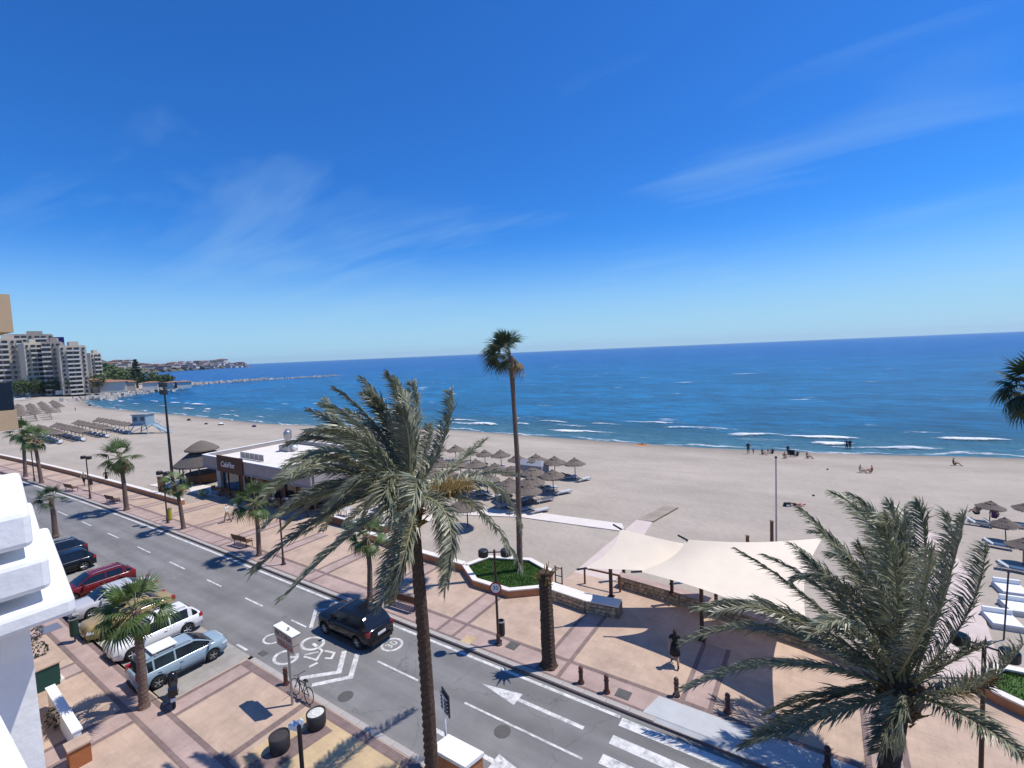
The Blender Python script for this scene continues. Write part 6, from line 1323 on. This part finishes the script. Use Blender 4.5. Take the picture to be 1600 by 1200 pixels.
def tower(label, px0, px1, py_base, py_top, floors, bays, wallc, deep=16, rz_off=0.0, nm="apartment_tower", step=0):
    pa, pb_ = W(px0, py_base), W(px1, py_base); c_ = (pa + pb_) / 2; rz = math.atan2(-c_.x, c_.y); a1, a2 = ray(px0, py_base), ray(px1, py_base); w_ = c_.xy.length * abs(math.atan2(a1.y, a1.x) - math.atan2(a2.y, a2.x)); t = thing(nm, c_, label, "building", None, rz + rz_off); H = zat(c_, (px0 + px1) / 2, py_top); fh = H / floors
    MB().box((0, deep / 2 + .3, H / 2), (w_, deep, H)).build("wall", wallc, t); MB().box((0, deep / 2, H + .5), (w_ * .97, deep * .9, 1.0)).build("parapet", wallc, t); MB().box((w_ * .1, deep / 2, H + 2.2), (w_ * .35, deep * .5, 2.6)).build("roof_house", wallc, t)
    bw = w_ / bays; winm = sl_m = None
    for f in range(floors):
        z = f * fh
        for b_ in range(bays):
            x = -w_ / 2 + bw * (b_ + .5)
            ww = bw * (.72 if (b_ + step) % 3 else .35)
            if winm is None: o = MB().box((0, 0, 0), (1, .5, 1)).build("window", glassd, t); winm = o.data
            else: o = bpy.data.objects.new("window", winm); C.objects.link(o); o.parent = t
            o.location = (x + rnd.uniform(-.06, .06) * bw, .1, z + fh * .62); o.scale = (ww, 1, fh * rnd.uniform(.42, .56))
            if (b_ + step) % 3:
                if sl_m is None: o = MB().box((0, 0, 0), (1, 1, 1)).build("balcony", hs_m[2], t); sl_m = o.data
                else: o = bpy.data.objects.new("balcony", sl_m); C.objects.link(o); o.parent = t
                o.location = (x, -.75, z + fh * .14); o.scale = (bw * .98, 1.8, fh * .34)
    return t
tw = [M("tower_cream", (.56, .50, .38), .9, .06, .1), M("tower_grey", (.36, .31, .26), .9, .06, .1), M("tower_white", (.50, .43, .345), .9, .06, .1)]
tower("white balconied apartment tower at the far left", -12, 47, 619, 531, 11, 5, tw[2], 22, 0)
tower("cream apartment tower with narrow bays, second from left", 46, 74, 618, 538, 11, 3, tw[0], 20, .15)
tower("grey brown apartment tower in the middle of the seaside block", 73, 103, 617, 536, 11, 4, tw[1], 20, -.1, step=1)
tower("rightmost apartment tower of the block with long white balconies", 100, 143, 616, 542, 11, 4, tw[2], 20, .1)
tower("taller dark topped apartment block behind the seaside towers", 22, 95, 611, 524, 14, 7, tw[1], 18, 0)
p = W(92, 611); t = thing("blue_roof_sign", at_dist(92, 539, p.xy.length), "dark blue square hoarding on the rear tower's roof corner", "hoarding", rz=.9); MB().box((0, 0, 2.5), (6.5, .6, 6.5)).build("panel", M("hoarding_blue", (.02, .02, .16), .6), t); MB().box((0, .7, 1), (5, .4, 6)).build("frame", metal_dk, t)
tower("pale block on the slope behind the green mound", 146, 163, 604, 553, 8, 3, tw[0], 16, .2)
# low seafront houses and promenade wall of the bay
for k, (px, w_, h, c2, lab) in enumerate(((150, 12, 7, 2, "white low house right of the apartment towers"), (166, 22, 6, 1, "red roofed low house under the green mound"), (183, 26, 5.5, 2, "long white seafront house with flat terrace"), (197, 20, 5, 1, "tiled seafront house left of the conifer"), (236, 16, 4, 2, "white beach bar right of the conifer"), (268, 12, 3.5, 2, "left white pavilion on the spit"), (288, 16, 3.5, 2, "right white pavilion on the spit"))):
    p = W(px, 613 - (px - 150) * .055); hill_house(px, 0, 0, w_ * .62, h, c2, lab, None, p)
# parked cars and van by the towers: tiny
cg = "tiny cars parked below the far towers"
for k, (px, py, col_, lab) in enumerate(((30, 625, "white", "tiny white car below the far left tower, first from left"), (40, 624, "grey", "tiny grey car below the far left tower, second"), (52, 622, "black", "tiny dark car below the cream tower"), (135, 613, "white", "tiny white car below the rightmost tower"), (165, 609, "black", "tiny dark car on the bay road"), (180, 607.5, "white", "tiny white car on the bay road under the long house"), (205, 605, "white", "tiny white car near the conifer"))):
    p = W(px, py); t = thing("distant_car", p, lab, "car", cg, rnd.uniform(1.2, 1.8)); MB().box((0, 0, .7), (4.4, 1.8, .8), 0, .94).build("body", CL[col_], t); MB().box((-.2, 0, 1.35), (2.4, 1.6, .6), 0, .75).build("cabin", glassd, t)
p = W(98, 617); t = thing("distant_van", p, "white van parked below the grey brown tower", "van", rz=1.3); MB().box((0, 0, 1.6), (6, 2.2, 2.4)).build("body", CL["white"], t); MB().box((2.6, 0, 2.0), (1, 2.25, .9)).build("windscreen", glassd, t)
for k, px in enumerate((33, 38, 58, 66, 84, 112, 120, 128, 155)):
    p = W(px, 621 - k * .9); tree("seafront_tree", p, rnd.uniform(8, 13), rnd.uniform(3, 5), "small dark tree in front of the far towers, %s from the left" % ORD[k], bush_m, 80 + k, group="trees before the far towers")
# breakwater and rock edge of the bay
bw_pts = [W(x, y, -1.2) for x, y in ((262, 604.5), (290, 601), (330, 598), (375, 595), (420, 592), (470, 589), (530, 586))]
mb = MB(); rr = random.Random(6)
for i in range(len(bw_pts) - 1):
    for k in range(46):
        f = k / 46 + rr.uniform(0, .02); q = bw_pts[i].lerp(bw_pts[i + 1], f); s = rr.uniform(1.3, 3.2) * (1.0 if i < 4 else .7); v0 = Vector((rr.uniform(-4, 4), rr.uniform(-4, 4), rr.uniform(-.6, .35 if i < 4 else -.1)))
        b0 = len(mb.v); mb.box(q + v0, (s, s * rr.uniform(.7, 1.3), s * rr.uniform(.5, .9)), rr.uniform(0, 3), rr.uniform(.6, .9))
tag(mb.build("breakwater", rock_m), "long low rock breakwater reaching into the sea from the spit", "breakwater")
mb = MB()
for x, y in ((148, 622), (165, 619), (185, 616), (205, 613.5), (225, 611), (245, 608.2), (262, 605.5)):
    c0 = W(x, y, -1)
    for k in range(44): q = c0 + Vector((rr.gauss(0, 9), rr.gauss(0, 6), rr.uniform(-.5, .4))); s = rr.uniform(1, 2.4); mb.box(q, (s, s, s * .7), rr.uniform(0, 3), .75)
o = mb.build("rock_armour", rock_m); tag(o, "loose armour rocks along the inner bay shore", "rocks", kind="stuff")

# ------------------------------------------------------------------ near buildings at left
near_w = M("white_stucco", (.80, .80, .78), .85, .12, 1.6, .22, 7)
uN = 3.6
def ledge(px, py): q = at_u(px, py, uN); return q.y, q.z
t = thing("white_pillar", (-uN, 0, 0), "white stepped stucco pillar of the own building at the left edge", "pillar")
steps = [((47, 797), (60, 846)), ((74, 866), (92, 908)), ((113, 926), (113, 952))]
for k, (a, b_) in enumerate(steps):
    y_, z1 = ledge(*a); z0 = ledge(*b_)[1] - .02; far_u = 1.5 + .12 * k
    mb = MB().prism([(.0 + .02 * k, -2.5), (.02 * k, y_), (-far_u, y_ + .16 * far_u), (-far_u, -2.5)], z0, z1)  # hidden far end splayed wider, an added shape that throws more shade on the shaft
    o = mb.build("step", near_w, t); bv = o.modifiers.new("b", 'BEVEL'); bv.width = .03; bv.segments = 2
y_ = at_u(44, 960, uN + .5).y; zb = ledge(113, 952)[1]
MB().prism([(-.5, -2.5), (-.5, y_), (-1.4, y_), (-1.4, -2.5)], 0, zb - .021).build("shaft", near_w, t)
q0, q1 = at_dist(-10, 1120, 1.6), at_dist(42, 1200, 1.6)
t = thing("balcony_ledge", (q1.x, q1.y, q1.z), "white balcony ledge edge in the lower left corner", "ledge"); MB().prism([(.05, .0), (-.9, .02), (-.9, -.7), (.05, -.7)], -.25, 0).build("slab", near_w, t); MB().prism([(.02, -.06), (-.88, -.04), (-.88, -.7), (.02, -.7)], -.9, -.252).build("wall_below", near_w, t)
# neighbour's balconies seen at the left edge
peach = M("peach_render", (.50, .36, .22), .85, .05, 1, .1, 10); uB = 24.0
t = thing("neighbour_building", (-uB, 0, 0), "peach rendered neighbouring building with balconies at the left edge", "building")
ya, za = (lambda q: (q.y, q.z))(at_u(15, 460, uB)); yb, zb_ = (lambda q: (q.y, q.z))(at_u(15, 519, uB)); yc, zc_ = (lambda q: (q.y, q.z))(at_u(26, 640, uB)); yd, zd = (lambda q: (q.y, q.z))(at_u(26, 671, uB)); ye, ze = (lambda q: (q.y, q.z))(at_u(18, 597, uB))
for nm, y2, z0, z1, mt in (("upper_balcony", ya, zb_, za, peach), ("lower_balcony", yc, zd, zc_, peach), ("balcony_glass", ye, zc_ + .01, ze, glassd)):
    MB().prism([(0, -4), (0, y2), (-5, y2), (-5, -4)], z0, z1).build(nm, mt, t)
MB().prism([(-.6, -6), (-.6, ye - 1.5), (-9, ye - 1.5), (-9, -6)], 0, za + 3).build("wall", peach, t)
p = W(10, 772); t = thing("cafe_awning", (p.x - 1.0, p.y - 2.6, 0), "dark awning jutting over the pavement at the far left", "awning"); MB().add([(0, -3, 3.2), (0, 1.2, 2.4), (-7, 1.2, 2.4), (-7, -3, 3.2), (0, -3, 3.1), (0, 1.2, 2.2), (-7, 1.2, 2.2), (-7, -3, 3.1)], [(0, 3, 2, 1), (4, 5, 6, 7), (0, 1, 5, 4), (1, 2, 6, 5)]).build("canopy", M("awning_dark", (.03, .02, .03), .8), t)
for xx in (-.2, -6.8): MB().tube([(xx, 1.1, 0), (xx, 1.1, 2.3)], .05, 6).build("post", metal_dk, t)
# terrace boxes along the building foot
t = thing("garden_wall", W(82, 1105), "white low garden wall with a brick pier at the lower left", "wall", rz=R(0)); a, b_ = W(82, 1100), W(124, 1172); d_ = (b_ - a)
an = math.atan2(d_.y, d_.x); MB().box((d_.x / 2, d_.y / 2, .45), (d_.length, .22, .9), an).build("wall_body", white, t); MB().box((d_.x / 2, d_.y / 2, .93), (d_.length + .05, .32, .07), an).build("coping", white, t); MB().box((d_.x * 1.12, d_.y * 1.12 - .1, .38), (.55, .6, .76), an).build("brick_pier", M("pier_brick", (.36, .13, .05), .85, .15, 6), t); MB().box((d_.x * 1.12, d_.y * 1.12 - .1, .79), (.65, .7, .07), an).build("pier_cap", tan, t)
p = W(72, 1068); t = thing("green_bin", p, "dark green boxed container against the building foot", "container", rz=R(0)); t.scale = (.78,) * 3; MB().box((0, 0, .65), (1.6, 1.0, 1.3)).build("body", M("box_green", (.015, .06, .05), .6), t); MB().box((0, 0, 1.33), (1.7, 1.1, .07)).build("lid", tan, t); MB().box((0, .55, .12), (1.7, .2, .24)).build("plinth", cope, t)
for k, (px, py, lab) in enumerate(((54, 1000, "dark leafy pot plant at the building foot, farther one"), (60, 1030, "dark leafy pot plant beside the green container"), (92, 1135, "dark plant behind the white garden wall"))):
    bush("pot_plant", W(px, py), .42, .9, lab, M("dark_leaf", (.03, .045, .03), .7, .3, 3), 200, "plant", 90 + k)

# ------------------------------------------------------------------ air
hz = bpy.data.materials.new("haze_air"); hz.use_nodes = True; hn = hz.node_tree; hn.nodes.clear(); out = hn.nodes.new("ShaderNodeOutputMaterial"); pv = hn.nodes.new("ShaderNodeVolumePrincipled")
pv.inputs["Color"].default_value = (.80, .88, 1.0, 1); pv.inputs["Density"].default_value = 0.00005; pv.inputs["Anisotropy"].default_value = 0.3; hn.links.new(pv.outputs[0], out.inputs["Volume"])
HAZE = True
if HAZE:
    o = MB().box((0, 0, 45), (20600, 20600, 110)).build("haze", hz); tag(o, kind="stuff")
